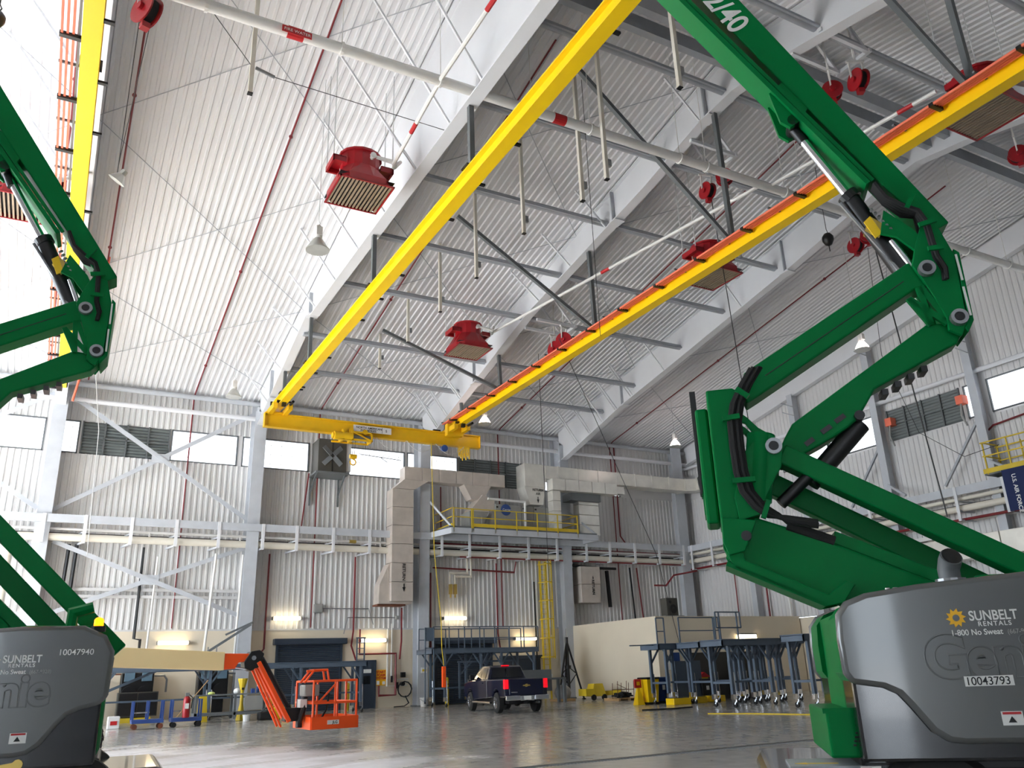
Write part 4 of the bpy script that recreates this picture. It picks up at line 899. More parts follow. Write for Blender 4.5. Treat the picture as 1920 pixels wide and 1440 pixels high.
# vertical tanks on the right wall behind the lift
tk = thing('pipe_manifold', 'row of pale vertical pipes and tanks on the right wall behind the lift hood', 'pipes', (40.6, 33, 4))
for k, (y, r) in enumerate(((34.6, .28), (33.6, .26), (32.7, .1), (32.3, .09), (31.8, .08), (31.2, .1), (30.7, .1), (30.0, .24), (29.2, .22), (28.5, .1), (27.9, .25))):
    obj('vertical_pipe', M().cyl((40.5, y, .2), (40.5, y, 7.4), r, 10), 'pipe_cream', tk, smooth=True)
obj('cross_rail', M().cyl((40.25, 35, 5.7), (40.25, 27.5, 5.7), .04, 6), 'steel', tk); obj('top_tray', M().box(39.9, 40.9, 27.5, 35, 7.4, 7.6), 'pipe_white', tk)
td_ = thing('wall_duct', 'pale sheet metal duct low on the right wall, right of the exhaust pipe', 'duct', (40.4, 22, 6.5))
for k in range(6): obj('duct_section', M().box(39.8, 40.5, 17+k*2.3, 19.25+k*2.3, 6.2, 7.3), 'galv', td_, bevel=.02)

# gantry with banner on the right wall
gy = thing('wall_gantry', 'yellow railed gantry cage on the right wall above the navy banner', 'platform', (40, 22, 10))
for y in (23.6, 22.4, 21.2, 20.0, 18.6): obj('rail_post', M().bar((39.6, y, 10.0), (39.6, y, 11.6), .06, .06), 'yellow_dull', gy); obj('rail_post', M().bar((40.8, y, 10.2), (40.8, y, 11.6), .06, .06), 'yellow_dull', gy)
for z in (11.58, 10.9): obj('rail', M().bar((39.6, 23.7, z), (39.6, 17, z), .06, .06), 'yellow_dull', gy); obj('rail', M().bar((39.6, 23.6, z), (40.9, 23.6, z), .06, .06), 'yellow_dull', gy); obj('rail', M().bar((40.8, 23.7, z-.1), (40.8, 17, z-.1), .06, .06), 'yellow_dull', gy)
obj('toe_board', M().box(39.55, 39.65, 17, 23.8, 10.05, 10.28), 'yellow_dull', gy); obj('floor_plate', M().box(39.6, 41.2, 17, 23.8, 9.98, 10.06), 'dark_steel', gy)
obj('ladder_frame', M().box(40.2, 40.26, 21.0, 21.06, 10.1, 11.3).box(40.2, 40.26, 21.8, 21.86, 10.1, 11.3).box(40.2, 40.26, 21, 21.86, 11.0, 11.06).box(40.2, 40.26, 21, 21.86, 10.6, 10.66), 'yellow_dull', gy)
fg = thing('banner', 'navy U.S. AIR FORCE banner with winged emblem hanging from the gantry', 'banner', (39.5, 22, 9.2))
obj('cloth', M().box(39.48, 39.5, 17.8, 22.9, 8.05, 10.03), 'navy', fg)
text('U.S. AIR FORCE', .27, 'decal_white', fg, (39.46, 22.45, 9.75), (0, 0, -1), (0, -1, 0), bold=.02)
wing = [[(21.3, 9.75), (21.6, 9.3), (21.55, 9.15), (21.1, 9.55)], [(21.05, 9.5), (21.5, 9.1), (21.45, 8.95), (20.85, 9.3)], [(20.3, 9.75), (20.0, 9.3), (20.05, 9.15), (20.5, 9.55)], [(20.55, 9.5), (20.1, 9.1), (20.15, 8.95), (20.75, 9.3)], [(21.3, 8.85), (20.85, 9.1), (20.9, 8.75)], [(20.3, 8.85), (20.75, 9.1), (20.7, 8.75)], [(20.8, 8.6), (20.95, 8.45), (20.65, 8.45)], [(20.8, 8.9), (20.93, 8.75), (20.8, 8.62), (20.67, 8.75)]]
mm = M()
for pg in wing: mm.prism(pg, 39.465, 39.48, 'yz')
obj('emblem', mm, 'emblem_blue', fg)
for y in (25.0, 29.4):
    t = thing('alarm_light', 'small red alarm box at the %s end of the right wall louvre' % ('near' if y < 27 else 'far'), 'alarm', (40.9, y, 14.4)); obj('box', M().box(40.8, 41.26, y-.2, y+.2, 14.2, 14.65), 'orange_rail', t); obj('arm', M().tube([(40.9, y, 14.2), (40.9, y+.1, 13.6), (40.9, y-.1, 13.0)], .05, 6), 'grey_box', t)
# ================================================================ FLOOR THINGS
def leg(t, x, y, zt, jack=True, ang=0):
    l = obj('leg', M().box(x-.06, x+.06, y-.06, y+.06, .42 if jack else 0, zt), 'stand_blue', t)
    if jack:
        obj('jack_tube', M().cyl((x+.12, y-.02, .22), (x+.1, y-.02, 1.35), .032, 8), 'chrome', l, smooth=True)
        obj('caster_fork', M().bar((x+.12, y, .22), (x+.1, y+.06, .12), .07, .05), 'steel', l)
        obj('caster', M().cyl((x+.08, y+.06, .1), (x+.14, y+.06, .1), .1, 12), 'rubber', l, smooth=True)
        obj('lower_sleeve', M().box(x-.07, x+.07, y-.07, y+.07, .3, .5), 'chrome', l)
def stand(x0, x1, y0, y1, zt, label, xs_legs, rails=(), cat='work stand', group='blue work stands'):
    t = thing('work_stand', label, cat, ((x0+x1)/2, (y0+y1)/2, 0), 0, group)
    obj('deck', M().box(x0, x1, y0, y1, zt, zt+.06), 'stand_blue', t)
    for yy in (y0, y1-.05): obj('side_beam', M().box(x0, x1, yy, yy+.05, zt-.2, zt+.02), 'stand_blue', t)
    for xx in (x0, x1-.05): obj('end_beam', M().box(xx, xx+.05, y0, y1, zt-.2, zt+.02), 'stand_blue', t)
    for x in xs_legs:
        for y in (y0+.12, y1-.12):
            leg(t, x, y, zt-.1)
            for s_ in (-1, 1):
                if x0-.1 < x+s_*.55 < x1+.1: obj('knee_brace', M().bar((x, y, zt-.85), (x+s_*.55, y, zt-.12), .07, .07, (0, 1, 0)), 'stand_blue', t)
        obj('cross_bar', M().bar((x, y0+.12, .95), (x, y1-.12, .95), .07, .09), 'stand_blue', t)
    if len(xs_legs) > 1: obj('lower_rail', M().bar((xs_legs[0], y1-.12, .95), (xs_legs[-1], y1-.12, .95), .07, .08), 'stand_blue', t)
    for (a, bq, yy, h_, npost) in rails:
        obj('guard_rail', M().bar((a, yy, zt+h_), (bq, yy, zt+h_), .05, .05), 'stand_blue', t); obj('guard_rail', M().bar((a, yy, zt+h_*.5), (bq, yy, zt+h_*.5), .045, .045), 'stand_blue', t)
        for k in range(npost):
            x = a+(bq-a)*k/max(1, npost-1); obj('rail_post', M().bar((x, yy, zt), (x, yy, zt+h_), .05, .05, (0, 1, 0)), 'stand_blue', t)
    return t
t = stand(1.5, 14.9, 43.2, 44.8, 2.42, 'long low blue work stand behind the orange lift, along the back wall at the left', (2.6, 7.2, 11.5, 14.6), ())
for x in (14.35, 14.75): obj('ladder_post', M().bar((x, 43.3, 2.4), (x, 43.3, 3.62), .06, .06), 'stand_blue', t)
obj('ladder_cap', M().box(14.3, 14.8, 43.25, 43.35, 3.58, 3.64), 'stand_blue', t)
for k in range(4): obj('rung', M().bar((14.35, 43.3, 2.55+k*.27), (14.75, 43.3, 2.55+k*.27), .035, .035), 'stand_blue', t)
for x in (6.1, 6.5): obj('ladder_post', M().bar((x+1.0, 44, 2.4), (x+1.0, 44, 3.3), .05, .05), 'steel', t)
obj('stair_rail', M().bar((6.2, 44.7, 2.45), (9.2, 44.7, 4.4), .07, .12).bar((8.0, 44.75, 3.9), (9.3, 44.75, 4.5), .06, .1), 'dark_steel', t)
obj('cross_brace', M().bar((1.6, 44.6, .9), (5.0, 44.6, 2.3), .07, .12), 'stand_blue', t)
t = stand(18.6, 25.3, 43.4, 45.6, 2.95, 'tall blue work stand with a full guard rail in front of the middle roll-up door', (19.4, 21.6, 22.9, 25.0), ((18.7, 25.3, 43.45, 1.2, 8), (18.7, 25.3, 45.5, 1.2, 9)))
obj('gate_frame', M().box(18.1, 18.16, 43.2, 43.26, 0.3, 4.1).box(18.6, 18.66, 43.2, 43.26, .3, 4.1).box(18.1, 18.66, 43.2, 43.26, 4.05, 4.1).box(18.1, 18.66, 43.2, 43.26, 3.0, 3.06), 'stand_blue', t)
obj('gate_panel', M().box(18.15, 18.6, 43.22, 43.24, 3.4, 4.05), 'stand_blue', t)
obj('mid_frame', M().bar((20.4, 44, 2.3), (24.0, 44, 2.3), .1, .1).bar((20.5, 44, 0.4), (20.5, 44, 2.3), .09, .09).bar((23.9, 44, .4), (23.9, 44, 2.3), .09, .09).bar((20.5, 44, 1.6), (21.3, 44, 2.3), .07, .07), 'stand_blue', t)
stand(25.05, 27.2, 32.0, 33.4, 2.62, 'narrow blue work stand at the left end of the right hand group, by the bins', (25.5, 26.8), ((25.05, 25.5, 32.05, 1.2, 2),))
tag(obj('boom_bar', M().bar((23.7, 32.4, 2.62), (25.05, 32.4, 2.62), .05, .05), 'stand_blue'), 'thin blue bar sticking out left from the first stand of the right group', 'bar')
stand(25.9, 30.2, 30.2, 31.8, 2.62, 'blue work stand with a tall two bar guard rail, second of the right hand group', (26.6, 28.0, 29.8), ((26.1, 28.2, 31.7, 1.2, 2), (28.2, 28.45, 31.6, 1.2, 2)))
t = stand(24.4, 27.5, 27.0, 28.4, 2.58, 'blue work stand with an open rectangular rail frame above its deck', (24.8, 27.0), ())
obj('rail_frame', M().bar((25.25, 28.2, 3.8), (26.65, 28.2, 3.8), .05, .05).bar((25.25, 28.2, 3.15), (26.65, 28.2, 3.15), .05, .05).bar((25.25, 28.2, 3.15), (25.25, 28.2, 3.8), .05, .05).bar((26.65, 28.2, 3.15), (26.65, 28.2, 3.8), .05, .05).bar((25.45, 28.2, 2.6), (25.45, 28.2, 3.8), .05, .05).bar((26.45, 28.2, 2.6), (26.45, 28.2, 3.8), .05, .05), 'stand_blue', t)
stand(27.4, 31.0, 28.8, 30.0, 2.66, 'blue work stand with a deep plain deck, partly hidden by the lift hood', (27.9, 29.2, 30.4), ())
stand(25.4, 27.6, 23.6, 24.8, 2.6, 'blue work stand nearest to the lift hood, mostly hidden behind it', (25.7, 27.3), ())
stand(30.6, 34.5, 32.4, 34.0, 2.6, 'blue work stand at the back of the right hand group near the white room', (31.0, 33.0, 34.2), ())
t = thing('panel_screen', 'dark blue grey sheet panels standing under the right hand work stands', 'panel', (28, 33, 0))
for x in (27.2, 28.1, 30.6, 32.3): obj('sheet', M().box(x, x+.7, 33.6, 33.64, 0.05, 1.9), 'stand_blue', t)
obj('dark_cabinet', M().box(29.5, 34.5, 35.0, 35.6, 0, 2.3), 'dark_box', t)

# bins, spill pallets, small stuff in front of the white room
def bin_(x, y, m_, label, w_=.55, h_=1.05):
    t = thing('waste_bin', label, 'bin', (x, y, 0)); a = w_/2
    obj('body', M().add([(x-a*.8, y-a*.8, .08), (x+a*.8, y-a*.8, .08), (x+a*.8, y+a*.8, .08), (x-a*.8, y+a*.8, .08), (x-a, y-a, h_), (x+a, y-a, h_), (x+a, y+a, h_), (x-a, y+a, h_)], [(0, 1, 2, 3), (4, 7, 6, 5), (0, 4, 5, 1), (1, 5, 6, 2), (2, 6, 7, 3), (3, 7, 4, 0)]), m_, t, bevel=.02)
    obj('lid', M().box(x-a-.02, x+a+.02, y-a-.02, y+a+.02, h_, h_+.09), 'black' if m_ == 'yellow' else m_, t, bevel=.02); obj('base', M().box(x-a*.85, x+a*.85, y-a*.85, y+a*.85, 0, .1), 'black', t)
    obj('decal', M().box(x-.08, x+.08, y-a-.005, y-a+.01, h_*.55, h_*.75), 'decal_white', t)
bin_(25.75, 33.9, 'yellow', 'yellow waste bin with black lid by the corner of the white room', .72, 1.12)
bin_(26.9, 34.6, 'bin_blue', 'blue waste bin between the yellow bin and the first stand legs', .75, 1.1)
bin_(29.0, 33.8, 'black', 'black drum like bin with a pale label under the work stands', .7, .95)
t = thing('caution_stand', 'orange and yellow caution stand with a red sign left of the yellow bin', 'sign stand', (25.1, 33.9, 0))
obj('foot', M().add([(24.90, 33.70, 0), (25.30, 33.70, 0), (25.30, 34.10, 0), (24.90, 34.10, 0), (25.04, 33.85, .75), (25.16, 33.85, .75), (25.16, 33.95, .75), (25.04, 33.95, .75)], [(0, 1, 2, 3), (4, 7, 6, 5), (0, 4, 5, 1), (1, 5, 6, 2), (2, 6, 7, 3), (3, 7, 4, 0)]), 'yellow', t)
obj('sign_head', M().box(24.90, 25.30, 33.86, 33.94, .75, 1.15), 'label_red', t, bevel=.02); obj('symbol', M().box(25.02, 25.18, 33.84, 33.86, .87, 1.03), 'decal_yellow', t)
for k, (x, y, lab) in enumerate(((26.0, 32.1, 'left'), (27.4, 32.6, 'middle'), (28.8, 32.9, 'right'))):
    t = thing('spill_pallet', 'yellow spill pallet block on the floor under the stands, %s of three' % lab, 'spill pallet', (x, y, 0), 0, 'yellow spill pallets')
    obj('tray', M().box(x-.5, x+.5, y-.3, y+.3, 0, .28), 'yellow', t, bevel=.03); obj('grate', M().box(x-.44, x+.44, y-.24, y+.24, .28, .3), 'black', t)
t = thing('red_hood_box', 'small yellow box with a red top standing behind the black drum', 'box', (29.6, 34.6, 0)); obj('body', M().box(29.3, 29.9, 34.4, 34.8, 0, 1.1), 'yellow', t); obj('top', M().prism([(29.2, 1.1), (30.0, 1.1), (29.6, 1.35)], 34.3, 34.9), 'label_red', t)
t = thing('cardboard_posters', 'papers and jackets hanging on the white room wall behind the stands', 'papers', (31.5, 38.3, 1.8))
for x, z, mm in ((30.6, 1.9, 'decal_white'), (31.2, 2.1, 'bin_blue'), (31.7, 1.5, 'black'), (32.6, 2.0, 'decal_white'), (33.4, 1.9, 'bin_blue')): obj('sheet', M().box(x-.25, x+.25, 38.36, 38.4, z-.4, z+.3), mm, t)
t = thing('pallet', 'wooden pallet heaped with cables and scrap along the white room', 'pallet', (28.6, 40.2, 0))
for k in range(5): obj('plank', M().box(27.9, 29.4, 39.5+k*.3, 39.72+k*.3, .1, .13), 'wood', t)
for x in (27.95, 28.6, 29.25): obj('bearer', M().box(x-.05, x+.1, 39.5, 40.9, 0, .1), 'wood', t)
obj('cable_heap', M().tube([(28.6+.5*math.cos(a*1.3)*(1-.01*a), 40.1+.4*math.sin(a*1.7), .16+.006*a) for a in range(0, 40)], .035, 5), 'rubber', t)
t = thing('wire_rack', 'small rusty wire frame standing on the cable pallet', 'rack', (28.7, 40.2, .13))
mm = M()
for x in (28.2, 28.8, 29.3): mm.cyl((x, 40, .13), (x+.05, 40, 1.0), .018, 5).cyl((x, 40.5, .13), (x+.05, 40.5, .9), .018, 5)
mm.cyl((28.2, 40, .55), (29.35, 40, .55), .016, 5).cyl((28.2, 40.5, .55), (29.35, 40.5, .55), .016, 5).cyl((28.2, 40, .85), (28.8, 40, .6), .016, 5); obj('frame', mm, 'rust', t)
t = thing('yellow_tug', 'dull yellow wheeled hopper cart beside the pallet', 'cart', (28.30, 42.3, 0.00))
obj('hopper', M().add([(27.82, 41.9, 0.21), (28.78, 41.9, 0.21), (28.78, 42.7, 0.21), (27.82, 42.7, 0.21), (28.02, 42.0, 0.89), (28.62, 42.0, 0.89), (28.62, 42.6, 0.89), (28.02, 42.6, 0.89)], [(0, 1, 2, 3), (4, 7, 6, 5), (0, 4, 5, 1), (1, 5, 6, 2), (2, 6, 7, 3), (3, 7, 4, 0)]), 'yellow_dull', t); obj('tow_bar', M().bar((28.78, 42.3, 0.34), (29.74, 41.8, 0.38), .08, .25), 'yellow_dull', t); obj('bed', M().box(27.4, 28.0, 41.9, 42.7, .25, .62), 'yellow_dull', t)
for x in (27.9, 28.62): obj('wheel', M().cyl((x, 41.85, .16), (x, 41.95, .16), .16, 12), 'rubber', t)
t = thing('wrapped_bundle', 'grey plastic wrapped bundle on the floor right of the truck', 'bundle', (26.9, 43.6, 0)); obj('bundle', M().ball((26.9, 43.6, .45), .5, 12, .9), 'clear_bag', t, smooth=True); obj('base', M().box(26.3, 27.5, 43.2, 44.1, 0, .12), 'wood', t)
# tripod jack
t = thing('tripod_jack', 'tall black tripod jack standing against the third column', 'jack', (28.4, 45.3, 0))
for a in (200, 320, 80):
    q = Vector((28.4+.95*math.cos(R(a)), 45.3+.75*math.sin(R(a)), .05)); l = obj('leg', M().cyl(q, (28.4, 45.3, 3.4), .06, 8), 'black', t)
    obj('strut', M().cyl(q.lerp(Vector((28.4, 45.3, 3.4)), .42), (28.4, 45.3, .8), .03, 6).cyl(q.lerp(Vector((28.4, 45.3, 3.4)), .42), (28.4, 45.3, 1.9), .03, 6), 'black', l); obj('foot_pad', M().cyl((q.x, q.y, 0), (q.x, q.y, .06), .12, 10), 'black', l)
obj('ram', M().cyl((28.4, 45.3, .5), (28.4, 45.3, 3.6), .1, 12), 'black', t); obj('screw', M().cyl((28.4, 45.3, 3.6), (28.4, 45.3, 4.1), .05, 8), 'chrome', t); obj('collar', M().lathe([(.2, 1.75), (.2, 1.95)], (28.4, 45.3, 0), 12), 'black', t)
t = thing('steel_bench', 'dark steel bench frame behind the tail of the truck', 'bench', (25.0, 42.6, 0))
obj('top', M().box(24.3, 26.3, 42.2, 43.0, 1.2, 1.3), 'dark_steel', t); obj('back_panel', M().box(23.6, 25.8, 42.95, 43.05, .6, 1.75), 'dark_steel', t)
for x in (24.4, 26.2): obj('leg', M().box(x-.07, x+.07, 42.2, 42.35, 0, 1.2), 'dark_steel', t); obj('leg', M().box(x-.07, x+.07, 42.85, 43.0, 0, 1.2), 'dark_steel', t)
for lab, pts, mm in (('yellow tape line lying on the floor in front of the right hand stands', [(21.2, 24.6, .012), (21.9, 23.0, .012), (22.3, 20.5, .012)], 'yellow_dull'), ('black hose curved on the floor in front of the first right hand stand', [(21.6, 29.0, .03), (23.0, 28.7, .03), (24.2, 29.0, .03)], 'rubber')):
    o = obj('floor_line', M().tube(pts, .03 if mm == 'rubber' else .02, 6), mm); tag(o, lab, 'hose' if mm == 'rubber' else 'cord')

# left back wall: machines, bench, carts
for x, lab in ((4.4, 'dark wall machine with two blue grey screens, left one behind the blue carts'), (8.0, 'dark wall machine with two blue grey screens, right one above the work bench')):
    t = thing('reel_machine', lab, 'machine', (x, 47.5, 1.4)); obj('body', M().box(x-.75, x+.75, 47.2, 47.9, .9, 2.25), 'black', t, bevel=.04); obj('pedestal', M().box(x-.6, x+.6, 47.4, 47.85, 0, .9), 'black', t)
    for dx in (-.38, .42): obj('screen', M().box(x+dx-.24, x+dx+.24, 47.12, 47.2, 1.85, 2.35), 'screen_blue', t, bevel=.02)
    for dx in (-.35, .35): obj('drum', M().cyl((x+dx, 47.1, 1.3), (x+dx, 47.3, 1.3), .34, 16), 'black', t)
    obj('bent_pipe', M().tube([(x+.8, 47.6, 2.1), (x+1.25, 47.6, 2.1), (x+1.4, 47.6, 1.9), (x+1.4, 47.6, 1.3)], .05, 6), 'steel', t)
t = thing('hose_rack', 'dark rusty hose rack at the left end of the back wall, beside the left hood', 'rack', (2.6, 47, 0)); obj('frame', M().bar((2.2, 47, 0), (2.2, 47, 2.3), .08, .08).bar((3.0, 47, 0), (3.0, 47, 2.3), .08, .08).bar((2.2, 47, 2.2), (3.6, 47, 2.2), .07, .07).bar((2.2, 47, .6), (3.0, 47, .6), .07, .07), 'rust', t); obj('hose_drum', M().cyl((2.55, 46.8, 1.6), (2.55, 47.2, 1.6), .48, 16), 'black', t); obj('box', M().box(2.2, 3.0, 46.8, 47.2, .1, 1.0), 'rust', t)
t = thing('dark_cabinet', 'dark box cabinet standing behind the left blue cart', 'cabinet', (4.0, 46.4, 0)); obj('body', M().box(3.5, 5.3, 46.1, 46.8, .25, 1.35), 'dark_box', t); obj('door', M().box(3.55, 4.35, 46.06, 46.1, .3, 1.3), 'black', t); obj('door', M().box(4.4, 5.25, 46.06, 46.1, .3, 1.3), 'black', t); obj('pallet', M().box(3.3, 5.0, 45.6, 46.8, 0, .2), 'yellow_dull', t)
t = thing('white_pail', 'white square pail with red print on the floor beside the left hood', 'pail', (2.95, 40.0, 0)); obj('body', M().box(2.75, 3.2, 39.8, 40.2, 0, .48), 'white_plastic', t, bevel=.03); obj('print', M().box(2.85, 3.1, 39.78, 39.8, .15, .3), 'label_red', t)
for x, lab in ((4.1, 'blue push cart left of the fire extinguisher'), (5.55, 'blue push cart holding the fire extinguisher')):
    t = thing('push_cart', lab, 'cart', (x, 38.2, 0)); obj('bed', M().box(x-.62, x+.55, 37.9, 38.6, .22, .36), 'cart_blue', t)
    for xx in (x-.6, x-.05, x+.5): obj('upright', M().bar((xx, 37.95, .3), (xx, 37.95, 1.05), .07, .07), 'cart_blue', t); obj('upright', M().bar((xx, 38.55, .3), (xx, 38.55, 1.05), .07, .07), 'cart_blue', t)
    obj('side_bar', M().bar((x-.6, 37.95, .62), (x+.0, 37.95, .62), .05, .05), 'steel', t)
    for xx in (x-.5, x+.45):
        for yy in (37.95, 38.5): obj('caster', M().cyl((xx, yy-.03, .1), (xx, yy+.03, .1), .1, 12), 'rust' if x < 5 else 'rubber', t)
t = thing('fire_extinguisher', 'red fire extinguisher with black hose standing on the right blue cart', 'extinguisher', (5.45, 37.85, .36))
obj('cylinder', M().lathe([(.13, 0), (.14, .04), (.14, .68), (.1, .78), (.04, .82)], (5.45, 37.8, .36), 16), 'fire_red', t, smooth=True); obj('valve_head', M().box(5.38, 5.52, 37.72, 37.88, 1.17, 1.3), 'steel', t); obj('hose', M().tube([(5.5, 37.8, 1.25), (5.66, 37.75, 1.1), (5.62, 37.7, .7)], .02, 6), 'rubber', t); obj('label', M().box(5.38, 5.52, 37.655, 37.665, .7, .9), 'decal_white', t)
o = obj('broom', M().cyl((5.1, 37.7, .4), (6.3, 38.4, 1.75), .02, 6), 'wood'); tag(o, 'wooden pole leaning across the right blue cart', 'pole')
t = thing('work_bench', 'grey steel work bench on casters right of the fire extinguisher', 'bench', (7.9, 41, 0))
obj('top', M().box(6.2, 9.6, 40.6, 41.5, 1.1, 1.16), 'dark_steel', t); obj('shelf', M().box(6.2, 9.4, 40.6, 41.5, .28, .4), 'dark_steel', t)
for x in (6.25, 7.9, 9.35):
    for y in (40.65, 41.45): obj('leg', M().box(x-.05, x+.05, y-.05, y+.05, .12, 1.1), 'dark_steel', t)
obj('bin_panel', M().box(8.3, 9.1, 40.6, 40.66, .45, 1.05), 'grey_box', t)
for x in (6.4, 9.2): obj('caster', M().cyl((x, 40.6, .1), (x, 40.7, .1), .12, 12), 'rubber', t)
obj('vise', M().box(8.6, 8.75, 40.7, 40.9, 1.16, 1.35), 'cart_blue', t)
for x, z, m_, lab, nm in ((6.9, 1.2, 'rag_green', 'pale green rag lying on the bench', 'rag'), (8.0, 1.26, 'decal_white', 'white crumpled rag on the bench beside the yellow funnel', 'rag')):
    o = obj(nm, M().ball((x, 40.9, z), .16, 8, .5 if z < 1.22 else .8), m_, smooth=True); tag(o, lab, 'rag')
t = thing('spray_can', 'blue can on the bench top', 'can', (8.75, 41.0, 1.16)); obj('can', M().lathe([(.07, 0), (.07, .22), (.04, .25), (.03, .28)], (8.95, 41.1, 1.16), 10), 'bin_blue', t); obj('cap', M().lathe([(.035, .28), (.035, .33)], (8.95, 41.1, 1.16), 8), 'decal_white', t)
t = thing('yellow_stand', 'yellow caution board leaning behind the bench, left one', 'sign stand', (6.75, 42.0, 0)); obj('board', M().prism([(6.5, 0), (7.0, 0), (6.9, 1.1), (6.6, 1.1)], 42.0, 42.05), 'yellow_dull', t); obj('board', M().prism([(6.5, 0), (7.0, 0), (6.9, 1.1), (6.6, 1.1)], 42.2, 42.25), 'yellow_dull', t)
t = thing('yellow_stand', 'yellow hourglass shaped stand behind the bench, right one', 'sign stand', (8.45, 42.0, 0)); obj('post', M().lathe([(.22, 0), (.08, .7), (.07, 1.2), (.22, 1.75), (.22, 1.8)], (8.45, 42, 0), 10), 'yellow_dull', t); obj('symbol', M().box(8.4, 8.5, 41.85, 41.9, 1.3, 1.4), 'decal_black', t)
t = thing('black_crate', 'black tool bag and hoses lying on the floor at the right end of the bench', 'bag', (9.0, 40.3, 0)); obj('bag', M().box(8.85, 9.6, 40.0, 40.5, 0, .36), 'rubber', t, bevel=.08); obj('strap', M().tube([(8.9, 40.2, .3), (9.1, 40.1, .5), (9.4, 40.1, .5), (9.5, 40.2, .3)], .025, 5), 'black', t)
t = thing('small_tub', 'small white tub under the right part of the bench', 'tub', (8.4, 40.0, 0)); obj('tub', M().lathe([(.14, 0), (.17, .26), (.15, .26)], (8.35, 40.2, 0), 12), 'white_plastic', t); obj('rim', M().lathe([(.175, .24), (.185, .27)], (8.35, 40.2, 0), 12), 'white_plastic', t)
for x, lab in ((9.75, 'left'), (10.2, 'right')):
    t = thing('fuel_jug', 'yellow plastic jug on the floor left of the orange jib, %s of two' % lab, 'jug', (x, 40.8, 0), 0, 'yellow jugs')
    obj('body', M().prism([(x-.19, 0), (x+.19, 0), (x+.19, .38), (x+.06, .52), (x-.08, .52), (x-.19, .4)], 40.6, 40.95), 'yellow', t, bevel=.03); obj('spout', M().cyl((x, 40.8, .5), (x, 40.8, .64), .04, 8), 'black', t); obj('grip', M().tube([(x-.14, 40.78, .42), (x-.12, 40.78, .58), (x+.02, 40.78, .56)], .02, 5), 'yellow', t)

# ---------------------------------------------------------------- pickup truck
tr_ = thing('pickup_truck', 'dark blue pickup truck with lit red tail lights parked facing the back wall', 'truck', (18.55, 33.9, 0), -R(8))
def arc(cy, cz, r, a0, a1, n_=8): return [(cy+r*math.cos(R(a0+(a1-a0)*i/n_)), cz+r*math.sin(R(a0+(a1-a0)*i/n_))) for i in range(n_+1)]
low = [(-1.15, .62)]+arc(0, .45, .52, 160, 20)+[(3.2, .48)]+arc(3.72, .45, .52, 165, 15)+[(4.6, .6), (4.68, 1.0), (4.5, 1.25), (3.3, 1.36), (1.15, 1.38), (-1.12, 1.38)]
kw = dict(local=True)
obj('body', M().prism(low, -.98, .98, 'yz'), 'truck_blue', tr_, bevel=.05, **kw)
obj('bed_floor', M().box(-.8, .8, -1.05, 1.0, 1.382, 1.386), 'black', tr_, **kw)
gh = [(1.2, 1.36), (3.35, 1.36), (2.75, 1.9), (2.4, 1.95), (1.5, 1.95), (1.32, 1.88)]
obj('cab', M().add([(s_*(.93 if z < 1.5 else .74), y, z) for s_ in (-1, 1) for y, z in gh], [tuple(range(6)), tuple(range(11, 5, -1))]+[(i, i+6, (i+1) % 6+6, (i+1) % 6) for i in range(6)]), 'truck_blue', tr_, bevel=.03, **kw)
for s_ in (-1, 1):
    def W(y, z, o_=.012): return (s_*(.93-(z-1.36)/.52*.19+o_), y, z)
    for ys in (((1.55, 1.42), (2.2, 1.42), (2.2, 1.84), (1.6, 1.84)), ((2.28, 1.42), (3.12, 1.42), (2.72, 1.84), (2.28, 1.84))):
        mm = M(); mm.add([W(y, z) for y, z in ys], [(0, 1, 2, 3)]); obj('side_window', mm, 'glass_dark', tr_, **kw)
    obj('mirror', M().box(min(s_*.98, s_*1.2), max(s_*.98, s_*1.2), 2.95, 3.1, 1.38, 1.58), 'black', tr_, bevel=.03, **kw)
    tl = obj('tail_light', M().box(min(s_*.8, s_*.995), max(s_*.8, s_*.995), -1.17, -1.0, .98, 1.36), 'tail_lit', tr_, bevel=.02, **kw)
    obj('rocker_step', M().cyl((s_*1.02, .6, .42), (s_*1.02, 3.1, .42), .05, 8), 'chrome', tr_, **kw)
    obj('door_line', M().box(min(s_*.982, s_*.986), max(s_*.982, s_*.986), 1.22, 1.24, .55, 1.36), 'chrome', tr_, **kw); obj('door_handle', M().box(min(s_*.985, s_*1.02), max(s_*.985, s_*1.02), 1.75, 1.95, 1.2, 1.24), 'truck_blue', tr_, **kw)
    for y in (0, 3.72):
        wh = obj('wheel', M().lathe([(.24, -.14), (.37, -.13), (.42, -.1), (.42, .1), (.37, .13), (.24, .14)], (s_*.86, y, .42), 20, (1, 0, 0)), 'rubber', tr_, smooth=True, **kw)
        rim = M().lathe([(.245, 0), (.245, .03), (.2, .04), (.19, .02), (.07, .03), (.01, .045)], (s_*.98, y, .42), 20, (s_, 0, 0)); obj('rim', rim, 'chrome', wh, smooth=True, **kw)
        sp_ = M()
        for k in range(6):
            a = R(60*k); sp_.bar((s_*1.0, y+.05*math.cos(a), .42+.05*math.sin(a)), (s_*1.0, y+.23*math.cos(a), .42+.23*math.sin(a)), .06, .05, (1, 0, 0))
        obj('spoke', sp_, 'chrome', wh, **kw)
obj('rear_window', M().add([(-.74, 1.19, 1.44), (.74, 1.19, 1.44), (.66, 1.3, 1.86), (-.66, 1.3, 1.86)], [(0, 1, 2, 3)]), 'glass_dark', tr_, **kw)
obj('window_post', M().box(-.03, .03, 1.17, 1.2, 1.44, 1.86), 'black', tr_, **kw)
obj('windshield', M().add([(-.84, 3.28, 1.42), (.84, 3.28, 1.42), (.7, 2.8, 1.86), (-.7, 2.8, 1.86)], [(0, 1, 2, 3)]), 'glass_dark', tr_, **kw)
